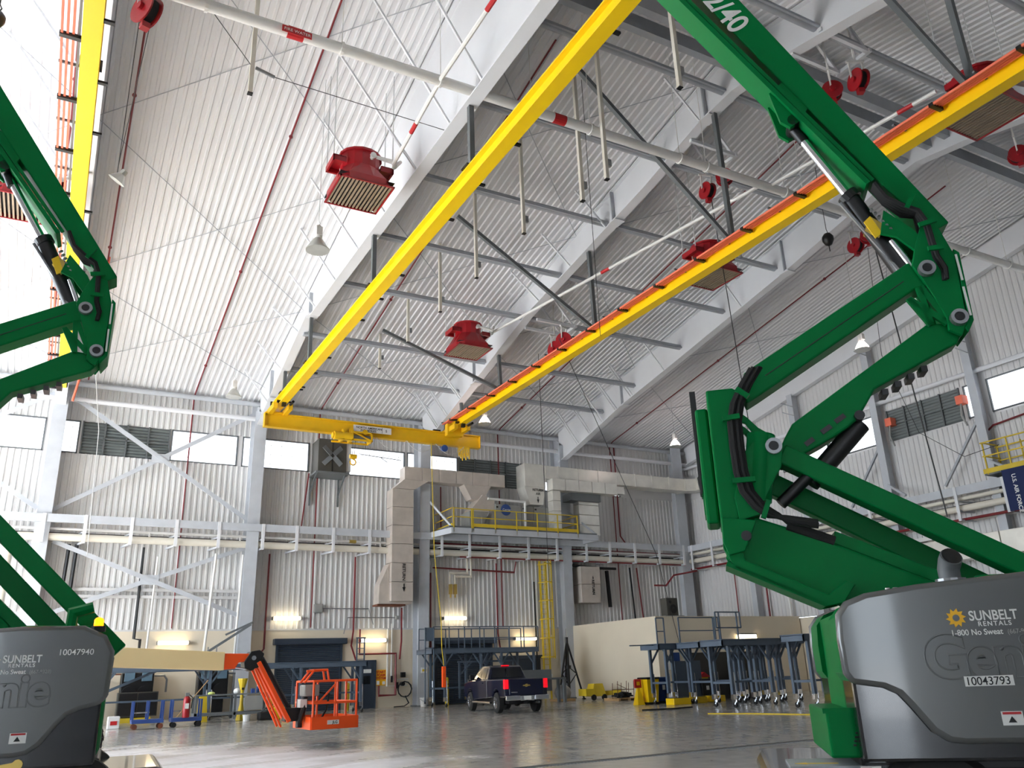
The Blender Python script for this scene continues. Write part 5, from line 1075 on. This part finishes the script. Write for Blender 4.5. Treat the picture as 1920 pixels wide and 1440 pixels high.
obj('brake_light', M().box(-.18, .18, 1.38, 1.46, 1.93, 1.97), 'tail_lit', tr_, **kw)
tg = obj('tailgate', M().box(-.78, .78, -1.19, -1.12, .72, 1.37), 'truck_blue', tr_, bevel=.03, **kw)
obj('emblem', M().prism([(-.17, 1.08), (-.06, 1.08), (-.06, 1.045), (.03, 1.045), (.06, 1.08), (.17, 1.08), (.15, 1.13), (.05, 1.13), (.05, 1.165), (-.04, 1.165), (-.07, 1.13), (-.15, 1.13)], -1.21, -1.19), 'brass', tg, **kw)
obj('model_badge', M().box(-.7, -.42, -1.2, -1.19, .82, .86), 'steel', tg, **kw)
bmp = obj('bumper', M().box(-.98, -.33, -1.32, -1.15, .52, .72).box(.33, .98, -1.32, -1.15, .52, .72).box(-.33, .33, -1.3, -1.15, .5, .7), 'chrome', tr_, bevel=.03, **kw)
obj('license_plate', M().box(-.16, .16, -1.315, -1.3, .53, .69), 'decal_white', bmp, **kw); obj('hitch', M().box(-.05, .05, -1.35, -.9, .38, .46), 'black', bmp, **kw)
obj('underbody', M().box(-.7, .7, -.9, 4.2, .38, .6).cyl((-.8, 0, .42), (.8, 0, .42), .1, 10).ball((0, 0, .42), .18, 10), 'black', tr_, **kw)
obj('exhaust', M().cyl((.55, -1.2, .42), (.55, .4, .42), .05, 8), 'steel', tr_, **kw)
for k in range(1): obj('roof_gasket', M().box(-.6, .6, 1.6, 2.3, 1.95, 1.965), 'black', tr_, **kw)

# ---------------------------------------------------------------- orange and cream boom lift (behind the left green lift)
j = thing('telescopic_lift', 'orange boom lift with long cream boom and orange railed basket, behind the left lift hood', 'boom lift', (0, 23.2, 0))
Y = 23.2
obj('main_boom', M().prism([(-3.5, 2.32), (-3.5, 2.84), (4.14, 2.36), (4.14, 1.92)], Y-.2, Y+.2), 'cream_boom', j, bevel=.02)
obj('fly_boom', M().prism([(4.14, 2.33), (4.85, 2.31), (4.85, 2.14), (4.5, 2.1), (4.42, 1.95), (4.12, 1.93)], Y-.16, Y+.16), 'orange', j, bevel=.02)
pv = obj('jib_pivot', M().prism([(4.62, 2.1), (4.78, 2.36), (5.0, 2.4), (5.12, 2.3), (5.02, 1.98), (4.8, 1.88), (4.64, 1.96)], Y-.24, Y+.24), 'black', j, bevel=.02)
obj('pin', M().cyl((4.85, Y-.28, 2.2), (4.85, Y+.28, 2.2), .06, 10), 'chrome', pv)
for yy in (-.2, .2): obj('jib_arm', M().bar((4.98, Y+yy, 2.1), (5.85, Y+yy, .62), .1, .2, (0, 1, 0)).bar((4.9, Y+yy, 1.95), (5.65, Y+yy, .5), .05, .08, (0, 1, 0)), 'orange', j, bevel=.01)
obj('jib_cylinder', M().cyl((5.1, Y, 2.2), (5.9, Y, .9), .07, 10), 'black', j); obj('leveling_rod', M().cyl((4.3, Y-.05, 2.0), (4.8, Y-.05, 1.92), .02, 6), 'chrome', j)
obj('rotator', M().box(5.75, 6.1, Y-.2, Y+.2, .62, .95).cyl((6.2, Y, .45), (6.2, Y, 1.15), .12, 12), 'black', j, bevel=.02)
bs = obj('basket_floor', M().box(6.25, 7.45, Y-.9, Y+.8, .45, .52), 'dark_steel', j)
obj('toe_board', M().box(6.25, 7.45, Y-.93, Y-.9, .42, .72).box(6.25, 7.45, Y+.8, Y+.83, .42, .72).box(6.22, 6.25, Y-.9, Y+.8, .42, .72).box(7.45, 7.48, Y-.9, Y+.8, .42, .72), 'orange', j)
obj('maker_plate', M().box(6.65, 6.95, Y-.945, Y-.93, .53, .63), 'decal_white', j); text('JLG', .09, 'decal_black', j, (6.78, Y-.95, .55), (1, 0, 0), (0, 0, 1), bold=.03)
cs = [(6.28, Y-.88), (7.42, Y-.88), (7.42, Y+.78), (6.28, Y+.78)]
for (a, b_) in cs+[(6.85, Y-.88), (6.85, Y+.78), (7.42, Y)]: obj('rail_post', M().cyl((a, b_, .5), (a, b_, 1.6), .03, 8), 'orange', j)
for z in (1.58, 1.05):
    for k in range(4): obj('rail', M().cyl((*cs[k], z), (*cs[(k+1) % 4], z), .03, 8), 'orange', j)
obj('console_guard', M().tube([(6.1, Y-.6, 1.55), (6.35, Y-.6, 1.85), (6.7, Y-.6, 1.85), (6.75, Y-.6, 1.6)], .03, 8).tube([(6.1, Y-.2, 1.55), (6.35, Y-.2, 1.85), (6.7, Y-.2, 1.85), (6.75, Y-.2, 1.6)], .03, 8).cyl((6.35, Y-.6, 1.85), (6.35, Y-.2, 1.85), .03, 8).cyl((6.15, Y-.6, 1.83), (6.6, Y-.6, 1.85), .03, 8), 'orange', j)
obj('console', M().box(6.1, 6.5, Y-.65, Y-.15, 1.22, 1.5), 'grey_box', j, bevel=.03); obj('cable_loop', M().tube([(6.5, Y-.6, 1.3), (6.75, Y-.65, 1.25), (6.7, Y-.65, .9), (6.6, Y-.6, .7)], .025, 6), 'rubber', j)
obj('hose_bundle', M().tube([(6.2, Y-.4, 1.2), (6.15, Y-.45, .9), (6.1, Y-.3, .6)], .07, 8), 'black', j); obj('tray_box', M().box(6.05, 6.22, Y-.5, Y-.2, .95, 1.15), 'pipe_white', j)
obj('gate_brace', M().bar((6.4, Y-.88, 1.05), (6.85, Y-.88, 1.5), .04, .04), 'orange', j)
# carrier
obj('chassis', M().box(-3.4, 1.2, Y-.7, Y+.7, .55, .85), 'dark_steel', j, bevel=.04); obj('turntable', M().box(-3.6, .2, Y-.9, Y+.9, .9, 2.0), 'orange', j, bevel=.08); obj('boom_mount', M().box(-3.7, -3.0, Y-.25, Y+.25, 2.0, 2.8), 'orange', j)
for xx in (-2.6, .96):
    for yy in (-.95, .95):
        wh = obj('wheel', M().lathe([(.26, -.19), (.45, -.19), (.52, -.12), (.52, .12), (.45, .19), (.26, .19)], (xx, Y+yy, .52), 24, (0, 1, 0)), 'rubber', j, smooth=True)
        obj('rim', M().lathe([(.27, 0), (.27, .04), (.2, .0), (.02, .03)], (xx, Y+yy+(.19 if yy > 0 else -.19), .52), 18, (0, math.copysign(1, yy), 0)), 'decal_white', wh, smooth=True)
        tm = M()
        for k in range(18):
            a = R(20*k); tm.bar((xx+.5*math.cos(a), Y+yy-.18, .52+.5*math.sin(a)), (xx+.5*math.cos(a+.12), Y+yy+.18, .52+.5*math.sin(a+.12)), .07, .06, (math.cos(a), 0, math.sin(a)))
        o = obj('tread_lugs', tm, 'rubber', wh); o['kind'] = 'stuff'
# ================================================================ GREEN ARTICULATED LIFTS
K = 1.223
def P(u, z, dz=0): return (u*K, 1.6+(z-1.6)*K+dz)
def PP(l, dz=0): return [P(u, z, dz) for u, z in l]
def lift(az, dist, e0, label, dz, left):
    a = R(az); loc = (math.sin(a)*dist+math.cos(a)*e0, math.cos(a)*dist-math.sin(a)*e0, 0)
    t = thing('articulated_lift', label, 'boom lift', loc, -a, 'green articulated boom lifts')
    kw = dict(local=True)
    def O(name, mb, m_, par=None, **k): return obj(name, mb, m_, par or t, local=True, **k)
    def pz(poly, y0, y1, d=dz): return M().prism(PP(poly, d), y0, y1)
    mr = R(7.0) if left else 0.0
    def rb(p, c=(2.16, 5.06)): x, y = p[0]-c[0], p[1]-c[1]; return (c[0]+x*math.cos(mr)-y*math.sin(mr), c[1]+x*math.sin(mr)+y*math.cos(mr))
    def pr_(poly, y0, y1): return pz([rb(p) for p in poly], y0, y1)
    def seg(p, q, y, w_, h_, d=dz): a_, b_ = P(*p, d), P(*q, d); return M().bar((a_[0], y, a_[1]), (b_[0], y, b_[1]), w_, h_, (0, 1, 0) if False else (0, 0, 1))
    # --- main boom
    top0, top1 = Vector((2.30, 5.13)), Vector((.90, 7.89)); d = (top1-top0).normalized()
    low0, low1 = Vector((1.87, 5.53)), Vector((.54, 7.98)); d2 = (low1-low0).normalized()
    T1 = top1+d*3.2; L1 = low1+d2*2.9
    mb_ = O('main_boom', pr_([tuple(top0), tuple(T1), tuple(L1), tuple(low0), (2.16, 5.06)], -.17, .17), 'green', bevel=.015)
    u0, u1 = Vector((1.74, 5.62)), Vector((.40, 7.95)); d3 = (u1-u0).normalized(); U1 = u1+d3*2.9; nrm = Vector((-d3.y, d3.x)); off = nrm*.045
    O('boom_track', pr_([tuple(u0), tuple(U1), tuple(U1+off), tuple(u0+off)], -.21, .21), 'green', mb_)
    e1 = [tuple(u0-off*.2), tuple(U1-off*.2), tuple(U1-off*1.0), tuple(u0-off*1.0)]
    O('boom_edge_strip', pr_(e1, -.2, -.172), 'green', mb_)
    O('cylinder_lug', pr_([(1.36, 6.55), (1.15, 6.85), (1.02, 6.75), (1.08, 6.42), (1.16, 6.34), (1.27, 6.4)], -.16, -.11).prism(PP([rb(p) for p in [(1.36, 6.55), (1.15, 6.85), (1.02, 6.75), (1.08, 6.42), (1.16, 6.34), (1.27, 6.4)]], dz), .11, .16), 'green', mb_)
    an = math.atan2(-.892, .452)+mr; x_ = Vector((math.cos(an), 0, math.sin(an))); up_ = Vector((-math.sin(an), 0, math.cos(an))); c0 = P(*rb((.90, 7.46)), dz)
    text('Z-62/40', .37, 'decal_white', mb_, (c0[0]-.15, -.174, c0[1]+.06), x_, up_, bold=.018, align='RIGHT', local=True)
    # --- lift cylinder
    a0, a1 = P(*rb((1.2, 6.42)), dz), P(*rb((1.57, 5.6)), dz); b1 = P(1.92, 4.72, dz)
    O('cylinder_rod', M().cyl((a0[0], 0, a0[1]), (a1[0]+.05, 0, a1[1]-.1), .052, 12), 'chrome', smooth=True)
    O('rod_end', M().cyl((a0[0], -.16, a0[1]), (a0[0], .16, a0[1]), .07, 12).cyl((a0[0], 0, a0[1]), (a0[0]+.1, 0, a0[1]-.22), .06, 12), 'black', smooth=True)
    O('cylinder_barrel', M().cyl((a1[0], 0, a1[1]), (b1[0], 0, b1[1]), .1, 16), 'black', smooth=True)
    O('cylinder_collar', M().cyl((a1[0]-.01, 0, a1[1]+.02), (a1[0]+.04, 0, a1[1]-.06), .115, 16), 'black')
    O('cylinder_hose', M().tube([(a1[0]-.1, -.05, a1[1]-.1), (b1[0]-.16, -.05, b1[1]+.25), (b1[0]-.05, -.08, b1[1]-.02), (b1[0]+.1, -.15, b1[1]+.0)], .022, 6), 'steel')
    # --- elbow
    plate = [(2.06, 5.11), (2.20, 5.07), (2.27, 4.81), (2.255, 4.2), (2.19, 4.08), (2.10, 4.14), (2.105, 4.25), (2.06, 4.40), (2.0, 4.58), (1.93, 4.76), (1.99, 4.95)]
    el = O('elbow_plate', pz(plate, -.21, -.16), 'green', bevel=.008); O('elbow_plate', pz(plate, .16, .21), 'green', bevel=.008)
    O('elbow_core', pz([(2.1, 5.05), (2.2, 4.95), (2.22, 4.2), (2.12, 4.14), (2.08, 4.5)], -.15, .15), 'green')
    for p_, q_ in (((1.86, 4.46), (2.11, 4.21)), ((1.95, 4.56), (1.985, 4.21)), ((1.855, 4.47), (1.985, 4.21)), ((1.965, 4.56), (2.11, 4.24))): 
        O('cross_brace', seg(p_, q_, -.17, .04, .06), 'green')
    O('elbow_guard', pz([(2.27, 4.86), (2.31, 4.82), (2.30, 4.2), (2.24, 4.1), (2.22, 4.14), (2.265, 4.22)], -.22, .22), 'green', bevel=.01)
    for z0_, z1_ in ((4.56, 4.8), (4.24, 4.5)): O('reflective_strip', pz([(2.272, z0_), (2.29, z0_), (2.285, z1_), (2.268, z1_)], -.228, -.221), 'decal_white')
    for pp_ in ((2.03, 4.7), (2.19, 4.23), (.6, 3.29)):
        c = P(*pp_, dz); O('pivot_pin', M().lathe([(.045, -.262), (.05, -.272), (.082, -.272), (.085, -.2)], (c[0], 0, c[1]), 18, (0, 1, 0)), 'steel'); O('pin_core', M().cyl((c[0], -.268, c[1]), (c[0], .25, c[1]), .046, 14), 'black')
    O('lock_cylinder', M().cyl((*P(1.83, 5.05, dz)[:1], -.12, P(1.83, 5.05, dz)[1]), (P(1.97, 4.72, dz)[0], -.12, P(1.97, 4.72, dz)[1]), .035, 10), 'chrome', smooth=True)
    gs = O('boom_gusset', pz([(1.80, 5.32), (2.0, 5.1), (2.06, 4.98), (1.98, 4.9), (1.86, 5.05), (1.74, 5.1)], -.2, -.16), 'green')
    O('boom_gusset', pz([(1.80, 5.32), (2.0, 5.1), (2.06, 4.98), (1.98, 4.9), (1.86, 5.05), (1.74, 5.1)], .1, .14), 'green')
    O('valve_block', pz([(1.70, 5.3), (1.8, 5.2), (1.74, 5.1), (1.64, 5.2)], -.14, .05), 'brass')
    fm_ = M()
    for k in range(6): c = P(1.70+.025*k, 5.33-.04*k, dz); fm_.cyl((c[0], -.2, c[1]), (c[0]+.02, -.14, c[1]+.05), .018, 6)
    O('hose_fitting', fm_, 'steel'); O('warning_tag', pz([(1.63, 5.25), (1.69, 5.3), (1.76, 5.12), (1.70, 5.08)], -.16, -.14), 'yellow')
    for k in range(5):
        yy = -.2+.035*k
        path = [(1.76, 5.58), (1.83, 5.42), (1.95, 5.32-.01*k), (2.06, 5.25), (2.11-.012*k, 5.12), (2.12-.012*k, 4.95), (2.13-.012*k, 4.80), (2.17-.012*k, 4.68), (2.16-.01*k, 4.58)]
        O('elbow_hose', M().tube([(P(u, z, dz)[0], yy-.05, P(u, z, dz)[1]) for u, z in path], .024, 6), 'rubber', smooth=True)
    for p_, q_ in (((1.97, 5.28), (2.04, 5.4)), ((2.03, 5.09), (2.17, 5.12)), ((2.06, 4.86), (2.18, 4.86))): O('hose_clamp', seg(p_, q_, -.29, .03, .05), 'green')
    # --- upper arm pair back to the riser
    ul = [(.41, 3.84), (.45, 3.98), (1.79, 4.74), (1.98, 4.85), (2.09, 4.80), (2.12, 4.68), (2.03, 4.58), (1.93, 4.56), (.55, 3.76), (.44, 3.70)]
    O('upper_arm', pz(ul, -.15, .15), 'green', bevel=.02); O('arm_seam', seg((.62, 3.93), (1.85, 4.64), -.152, .006, .008), 'black')
    O('arm_cap', pz([(.45, 3.985), (.50, 4.015), (.55, 3.98), (.51, 3.95)], -.155, .155), 'decal_white')
    ll = [(.72, 3.40), (.78, 3.49), (1.97, 4.24), (2.18, 4.22), (2.23, 4.14), (2.16, 4.04), (1.47, 3.72), (1.40, 3.62), (1.30, 3.48), (1.22, 3.42), (1.0, 3.30), (.66, 3.14), (.6, 3.2)]
    O('lower_arm', pz(ll, -.13, .13), 'green', bevel=.02)
    for p_, q_ in (((.86, 3.30), (.93, 3.345)), ((1.0, 3.39), (1.08, 3.44)), ((1.12, 3.47), (1.2, 3.52))): O('arm_slot', seg(p_, q_, -.133, .01, .05), 'black')
    O('arm_cylinder', M().cyl((P(1.33, 3.46, dz)[0], 0, P(1.33, 3.46, dz)[1]), (P(.86, 3.0, dz)[0], 0, P(.86, 3.0, dz)[1]), .1, 14), 'black', smooth=True); c = P(1.31, 3.5, dz); O('cylinder_pin', M().cyl((c[0], -.18, c[1]), (c[0], .18, c[1]), .05, 12), 'black')
    for k in range(4): c = P(1.55+.11*k, 3.72+.055*k, dz); O('hose_bracket', M().box(c[0]-.03, c[0]+.03, -.1, .1, c[1]-.06, c[1]), 'black')
    # --- riser
    ri = O('riser', pz([(.11, 2.69), (.11, 3.84), (.33, 3.84), (.42, 3.78), (.36, 3.62), (.31, 3.52), (.30, 3.3), (.34, 2.8), (.22, 2.69)], -.2, .42), 'green', bevel=.02)
    O('riser_panel', M().box(P(.0, 3)[0]-.0, P(.11, 3)[0], -.05, .42, P(0, 2.72, dz)[1], P(0, 3.72, dz)[1]), 'green', ri, bevel=.03); O('access_door', M().box(P(.0, 3)[0]-.012, P(.0, 3)[0]+.005, .0, .34, P(0, 2.8, dz)[1], P(0, 3.14, dz)[1]), 'green', ri, bevel=.004)
    for yy, z0_, z1_ in ((.02, 3.08, 3.9), (.2, 3.0, 3.78)):
        O('slide_rail', M().box(P(-.03, 3)[0], P(.02, 3)[0], yy, yy+.09, P(0, z0_, dz)[1], P(0, z1_, dz)[1]), 'black', ri); O('rail_foot', pz([(-.04, 3.12), (.03, 3.22), (.06, 3.16), (.04, 3.0), (-.02, 2.98)], yy-.02, yy+.1), 'black', ri)
    lug = [(.33, 3.64), (.42, 3.56), (.50, 3.46), (.62, 3.37), (.67, 3.28), (.64, 3.12), (.5, 2.9), (.42, 2.74), (.26, 2.70), (.24, 2.9), (.36, 3.26), (.42, 3.32), (.455, 3.36), (.455, 3.42), (.40, 3.51), (.33, 3.54)]
    O('riser_lug', pz(lug, -.24, -.18), 'green', bevel=.008); O('riser_lug', pz(lug, .18, .24), 'green', bevel=.008)
    O('pivot_boss', M().cyl((P(.42, 2.86, dz)[0], -.12, P(.42, 2.86, dz)[1]), (P(.52, 3.42, dz)[0], -.12, P(.52, 3.42, dz)[1]), .14, 16), 'green', smooth=True)
    for k in range(5):
        yy = -.26-.0*k; o_ = .022*k
        path = [(.50+o_, 3.98), (.40+o_, 3.84), (.31+o_, 3.68), (.27+o_, 3.52), (.265+o_, 3.3), (.27+o_, 3.1), (.30+o_, 2.93), (.38+o_, 2.80), (.48+o_, 2.72), (.62, 2.70-.01*k), (.85, 2.65-.01*k)]
        O('riser_hose', M().tube([(P(u, z, dz)[0], yy-.02*(k % 2), P(u, z, dz)[1]) for u, z in path], .022, 6), 'rubber', smooth=True)
    for p_, q_ in (((.36, 3.80), (.45, 3.72)), ((.22, 3.55), (.36, 3.56)), ((.24, 3.02), (.42, 3.02)), ((.44, 2.70), (.5, 2.84))): O('hose_clamp', seg(p_, q_, -.3, .05, .05), 'green')
    # --- lower arms down to the turntable: upper ends move with dz
    def q2(p, q, y, w_, h_, name, mm):
        A_, B_ = P(*p, dz), P(*q, 0); v = Vector((B_[0]-A_[0], 0, B_[1]-A_[1])); return O(name, M().bar((A_[0], y, A_[1]), (B_[0], y, B_[1]), w_, h_, (0, 0, 1)), mm, bevel=.015)
    q2((.66, 3.24), (2.75, 1.93), -.05, .26, .2, 'tension_link', 'green'); q2((.50, 3.10), (2.45, 1.87), .28, .2, .22, 'compression_link', 'green')
    A_ = P(.30, 2.55, dz); B_ = P(1.9, 1.75, 0)
    ang = math.atan2(B_[1]-A_[1], B_[0]-A_[0]); ca, sa = math.cos(ang), math.sin(ang); ln = math.hypot(B_[0]-A_[0], B_[1]-A_[1])
    def lc(s_, h_): return (A_[0]+s_*ca-h_*sa, A_[1]+s_*sa+h_*ca)
    O('lower_boom', M().prism([lc(-.12, -.05), lc(.0, .24), lc(.55, .28), lc(ln, .28), lc(ln, -.22), lc(.0, -.22)], -.2, .2), 'green', bevel=.02)
    O('lower_boom_top', M().prism([lc(.75, .28), lc(.72, .40), lc(ln, .40), lc(ln, .28)], -.17, .17), 'green', bevel=.01)
    O('boom_skirt', M().prism([lc(-.2, .02), lc(-.14, -.2), lc(.0, -.32), lc(.86, -.32), lc(1.0, -.22), lc(1.04, -.02), lc(.95, -.02), lc(.85, -.2), lc(.05, -.2), lc(-.08, -.02)], -.26, -.2), 'green', bevel=.01)
    O('boom_skirt', M().prism([lc(-.2, .02), lc(-.14, -.2), lc(.0, -.32), lc(.86, -.32), lc(1.0, -.22), lc(1.0, -.02), lc(-.08, -.02)], .2, .26), 'green', bevel=.01)
    O('skirt_bottom', M().prism([lc(-.1, -.32), lc(.86, -.32), lc(.86, -.28), lc(-.1, -.28)], -.26, .26), 'green')
    O('end_plate', M().prism([lc(-.3, .1), lc(-.2, -.12), lc(-.1, -.22), lc(.02, -.12), lc(.02, .2)], -.3, -.24).prism([lc(-.3, .1), lc(-.2, -.12), lc(-.1, -.22), lc(.02, -.12), lc(.02, .2)], .14, .2), 'green', bevel=.01)
    c = lc(-.02, .02); O('end_pin', M().cyl((c[0], -.31, c[1]), (c[0], .2, c[1]), .05, 12), 'black')
    O('boom_hose', M().tube([(lc(.3, .28)[0], -.2, lc(.3, .28)[1]), (lc(.75, .3)[0], -.18, lc(.75, .3)[1])], .05, 8), 'rubber')
    A2 = P(.86, 3.05, dz); B2 = P(.6, 2.83, dz); O('riser_cylinder', M().cyl((A2[0], -.1, A2[1]), (B2[0], -.1, B2[1]), .06, 12), 'black', smooth=True)
    # --- turntable
    prof_ = [(1.03, 2.07), (.95, 1.97), (.935, 1.77), (.94, 1.51), (.99, 1.43), (1.23, 1.39), (1.33, 1.34), (1.40, 1.25), (1.53, 1.06), (1.64, .985), (1.75, .97), (2.50, .97), (2.62, .99), (2.73, 1.07), (2.86, 1.25), (2.94, 1.34), (3.05, 1.39), (3.24, 1.43), (3.3, 1.51), (3.32, 1.97), (3.22, 2.14), (3.0, 2.24), (2.42, 2.235), (1.61, 2.18), (1.2, 2.13)]
    for y0, y1, nm in ((-1.2, -1.09, 'engine_hood'), (1.09, 1.2, 'hydraulic_hood')):
        O(nm, M().prism(prof_, y0, y1), 'hood_grey', bevel=.045, smooth=True)
    cin = [(2.1+(u-2.1)*.985, 1.6+(z-1.6)*.96) for u, z in prof_]
    O('hood_inner', M().prism(cin, -1.09, -.5), 'green'); O('hood_inner', M().prism(cin, .5, 1.09), 'green')
    O('hood_top', M().prism([(1.1, 2.08), (1.2, 2.12), (1.61, 2.17), (2.42, 2.225), (3.0, 2.22), (3.0, 2.1)], -1.1, -.45), 'hood_grey', smooth=True)
    O('lower_shroud', M().prism([(1.0, 1.5), (1.0, .84), (3.25, .84), (3.25, 1.5)], -1.12, -.5).prism([(1.0, 1.5), (1.0, .84), (3.25, .84), (3.25, 1.5)], .5, 1.12), 'black_gloss', bevel=.03)
    O('tray', M().box(.78, 1.15, -.95, .5, .86, 1.22), 'green', bevel=.02); O('tray_back', M().box(1.12, 1.2, -.56, .56, 1.2, 2.05), 'green')
    O('hood_lining', M().box(1.0, 1.06, -.6, 1.09, 1.2, 2.0), 'green'); O('edge_trim', M().box(.965, .985, 1.0, 1.06, 1.55, 1.95), 'green')
    hm_ = M()
    for k in range(9): hm_.box(.96+.01*k, .985+.01*k, -.956, -.95, .95+.03*k, .965+.03*k)
    for k in range(8): hm_.box(1.0, 1.03, -.958, -.949, .9+.036*k, .918+.036*k)
    O('vent_slots', hm_, 'black'); O('tray_lip', M().box(.76, 1.2, -.95, -.9, 1.2, 1.24), 'green')
    O('turntable_base', M().box(1.0, 3.3, -.9, .9, .74, .9), 'black', bevel=.03); O('counterweight', M().box(2.9, 3.28, -.85, .85, .9, 1.9), 'green', bevel=.08)
    O('boom_mount', M().box(2.3, 3.1, -.3, -.22, 1.2, 2.3).box(2.3, 3.1, .4, .48, 1.2, 2.3), 'green', bevel=.03)
    # --- exhaust
    ex = [(1.93, -.95, 2.18), (1.93, -.95, 2.30), (1.945, -.97, 2.36), (1.955, -1.02, 2.40)]
    O('exhaust', M().tube(ex, .085, 16, .088), 'dark_steel', smooth=True); O('exhaust_mouth', M().cyl((1.956, -1.025, 2.402), (1.957, -1.03, 2.405), .078, 16), 'black'); O('exhaust_flange', M().lathe([(.12, 2.2), (.12, 2.225)], (1.93, -.95, 0), 14), 'steel')
    for u in (1.42, 1.48): O('hood_bolt', M().cyl((u, -1.0, 2.15), (u, -1.0, 2.175), .02, 8), 'chrome')
    # --- decals and lettering
    o_ = .34 if left else 0; yl = -1.203
    x_ = (1, 0, 0); z_ = (0, 0, 1)
    def T(body, size, m_, u, z, bold=.03, squash=1, sp=1):
        return text(body, size, m_, t, (u, yl, z), x_, z_, bold=bold, spacing=sp, squash=squash, local=True)
    sunp = []
    for k in range(20): r_ = .075 if k % 2 == 0 else .05; aa = R(18*k+5+(6 if k % 2 else 0)); sunp.append((1.85+o_+r_*math.cos(aa), 1.9+r_*math.sin(aa)))
    O('logo_sun', M().prism(sunp, yl-.002, yl), 'decal_yellow'); O('logo_sun_hub', M().lathe([(.026, 0), (.026, .003)], (1.85+o_, yl-.001, 1.9), 16, (0, -1, 0)), 'hood_grey')
    T('SUNBELT', .105, 'decal_white', 1.945+o_, 1.875, .018, .82); T('RENTALS', .05, 'decal_white', 2.0+o_, 1.83, .015, 1, 1.25)
    T('1-800 No Sweat', .062, 'decal_white', 1.79+o_, 1.765, .015, .92); T('(667-9328)', .05, 'grey_box', 2.2+o_, 1.765, .01, .9)
    gx = text('Genie', .44, 'hood_grey', t, (1.56+o_*.6, yl+.006, 1.46), x_, z_, name='embossed_lettering', bold=.035, spacing=.92, local=True)
    gx.data.fill_mode = 'NONE'; gx.data.bevel_depth = .007; gx.data.extrude = 0
    if left: T('10047940', .085, 'decal_white', 2.78, 1.94, .004)
    else:
        O('number_label', M().box(1.82, 2.17, yl-.002, yl+.002, 1.385, 1.46), 'decal_white'); x = T('10043793', .085, 'decal_black', 1.825, 1.394, .005, .95); x.location.y -= .003
    for u in ((2.03, 2.2) if not left else (1.95, 2.2, 2.45)):
        O('warning_sticker', M().box(u, u+.15, yl-.002, yl+.002, 1.1, 1.2), 'decal_white'); O('sticker_header', M().box(u+.01, u+.14, yl-.004, yl, 1.178, 1.195), 'label_red'); O('sticker_symbol', M().prism([(u+.04, 1.12), (u+.1, 1.12), (u+.07, 1.165)], yl-.004, yl), 'decal_black')
    O('shroud_sticker', M().box(.95, 1.1, -1.25, -1.248, .74, .83), 'decal_white'); O('shroud_sticker_red', M().box(.96, 1.03, -1.252, -1.25, .78, .82), 'label_red')
    # --- chassis
    O('chassis', M().prism([(.3, .78), (.22, .66), (.3, .4), (4.0, .4), (4.0, .66), (3.9, .78)], -1.0, 1.0), 'black_gloss', bevel=.04); O('deck_plate', M().box(.45, 1.6, -.9, -.3, .775, .8), 'strut_grey')
    O('direction_arrow', M().prism([(.5, -.7), (.6, -.64), (.6, -.68), (.85, -.68), (.85, -.72), (.6, -.72), (.6, -.76)], .80, .803, 'xy'), 'yellow'); O('tow_hook', M().tube([(.3, -.95, .7), (.14, -.98, .74), (.1, -.99, .68), (.18, -1.0, .62)], .035, 8), 'black')
    O('grease_lever', M().bar((2.3, -1.13, .87), (2.55, -1.13, .9), .03, .05).cyl((2.55, -1.15, .9), (2.55, -1.1, .9), .05, 10), 'brass' if left else 'black')
    for u in (1.55, 3.05):
        for y in (-.9, .9):
            wh = O('wheel', M().lathe([(.27, -.17), (.41, -.17), (.47, -.1), (.47, .1), (.41, .17), (.27, .17)], (u, y, .47), 24, (0, 1, 0)), 'rubber', smooth=True); s_ = math.copysign(1, y)
            obj('rim', M().lathe([(.27, 0), (.27, .03), (.2, .0), (.05, .02), (.01, .03)], (u, y+s_*.16, .47), 18, (0, s_, 0)), 'decal_white', wh, local=True, smooth=True)
    if left:
        O('beacon', M().lathe([(.045, 0), (.05, .02), (.05, .08), (.035, .1), (.01, .11)], (3.12, -.7, 2.25), 14), 'amber', smooth=True); O('beacon_base', M().lathe([(.08, 2.2), (.08, 2.26)], (3.12, -.7, 0), 12), 'black'); O('beacon_guard', M().tube([(2.85, -.8, 2.24), (2.85, -.8, 2.4), (3.05, -.8, 2.46)], .06, 8), 'green')
    return t
lift(42, 8.7, 0, 'green articulated boom lift with grey hood standing at the right picture edge', 0, False)
lift(4, 11.5, -3.34, 'green articulated boom lift with flashing amber beacon at the left picture edge', .91, True)

# ================================================================ lettering becomes mesh
bpy.context.view_layer.update(); dg = bpy.context.evaluated_depsgraph_get()
for o in [o for o in S.objects if o.type == 'FONT']:
    me = bpy.data.meshes.new_from_object(o.evaluated_get(dg), depsgraph=dg)
    if not me.materials: me.materials.append(o.data.materials[0])
    c = bpy.data.objects.new(o.name+'_', me); COL.objects.link(c); c.parent = o.parent; c.matrix_basis = o.matrix_basis.copy()
    nm = o.name; bpy.data.objects.remove(o); c.name = nm
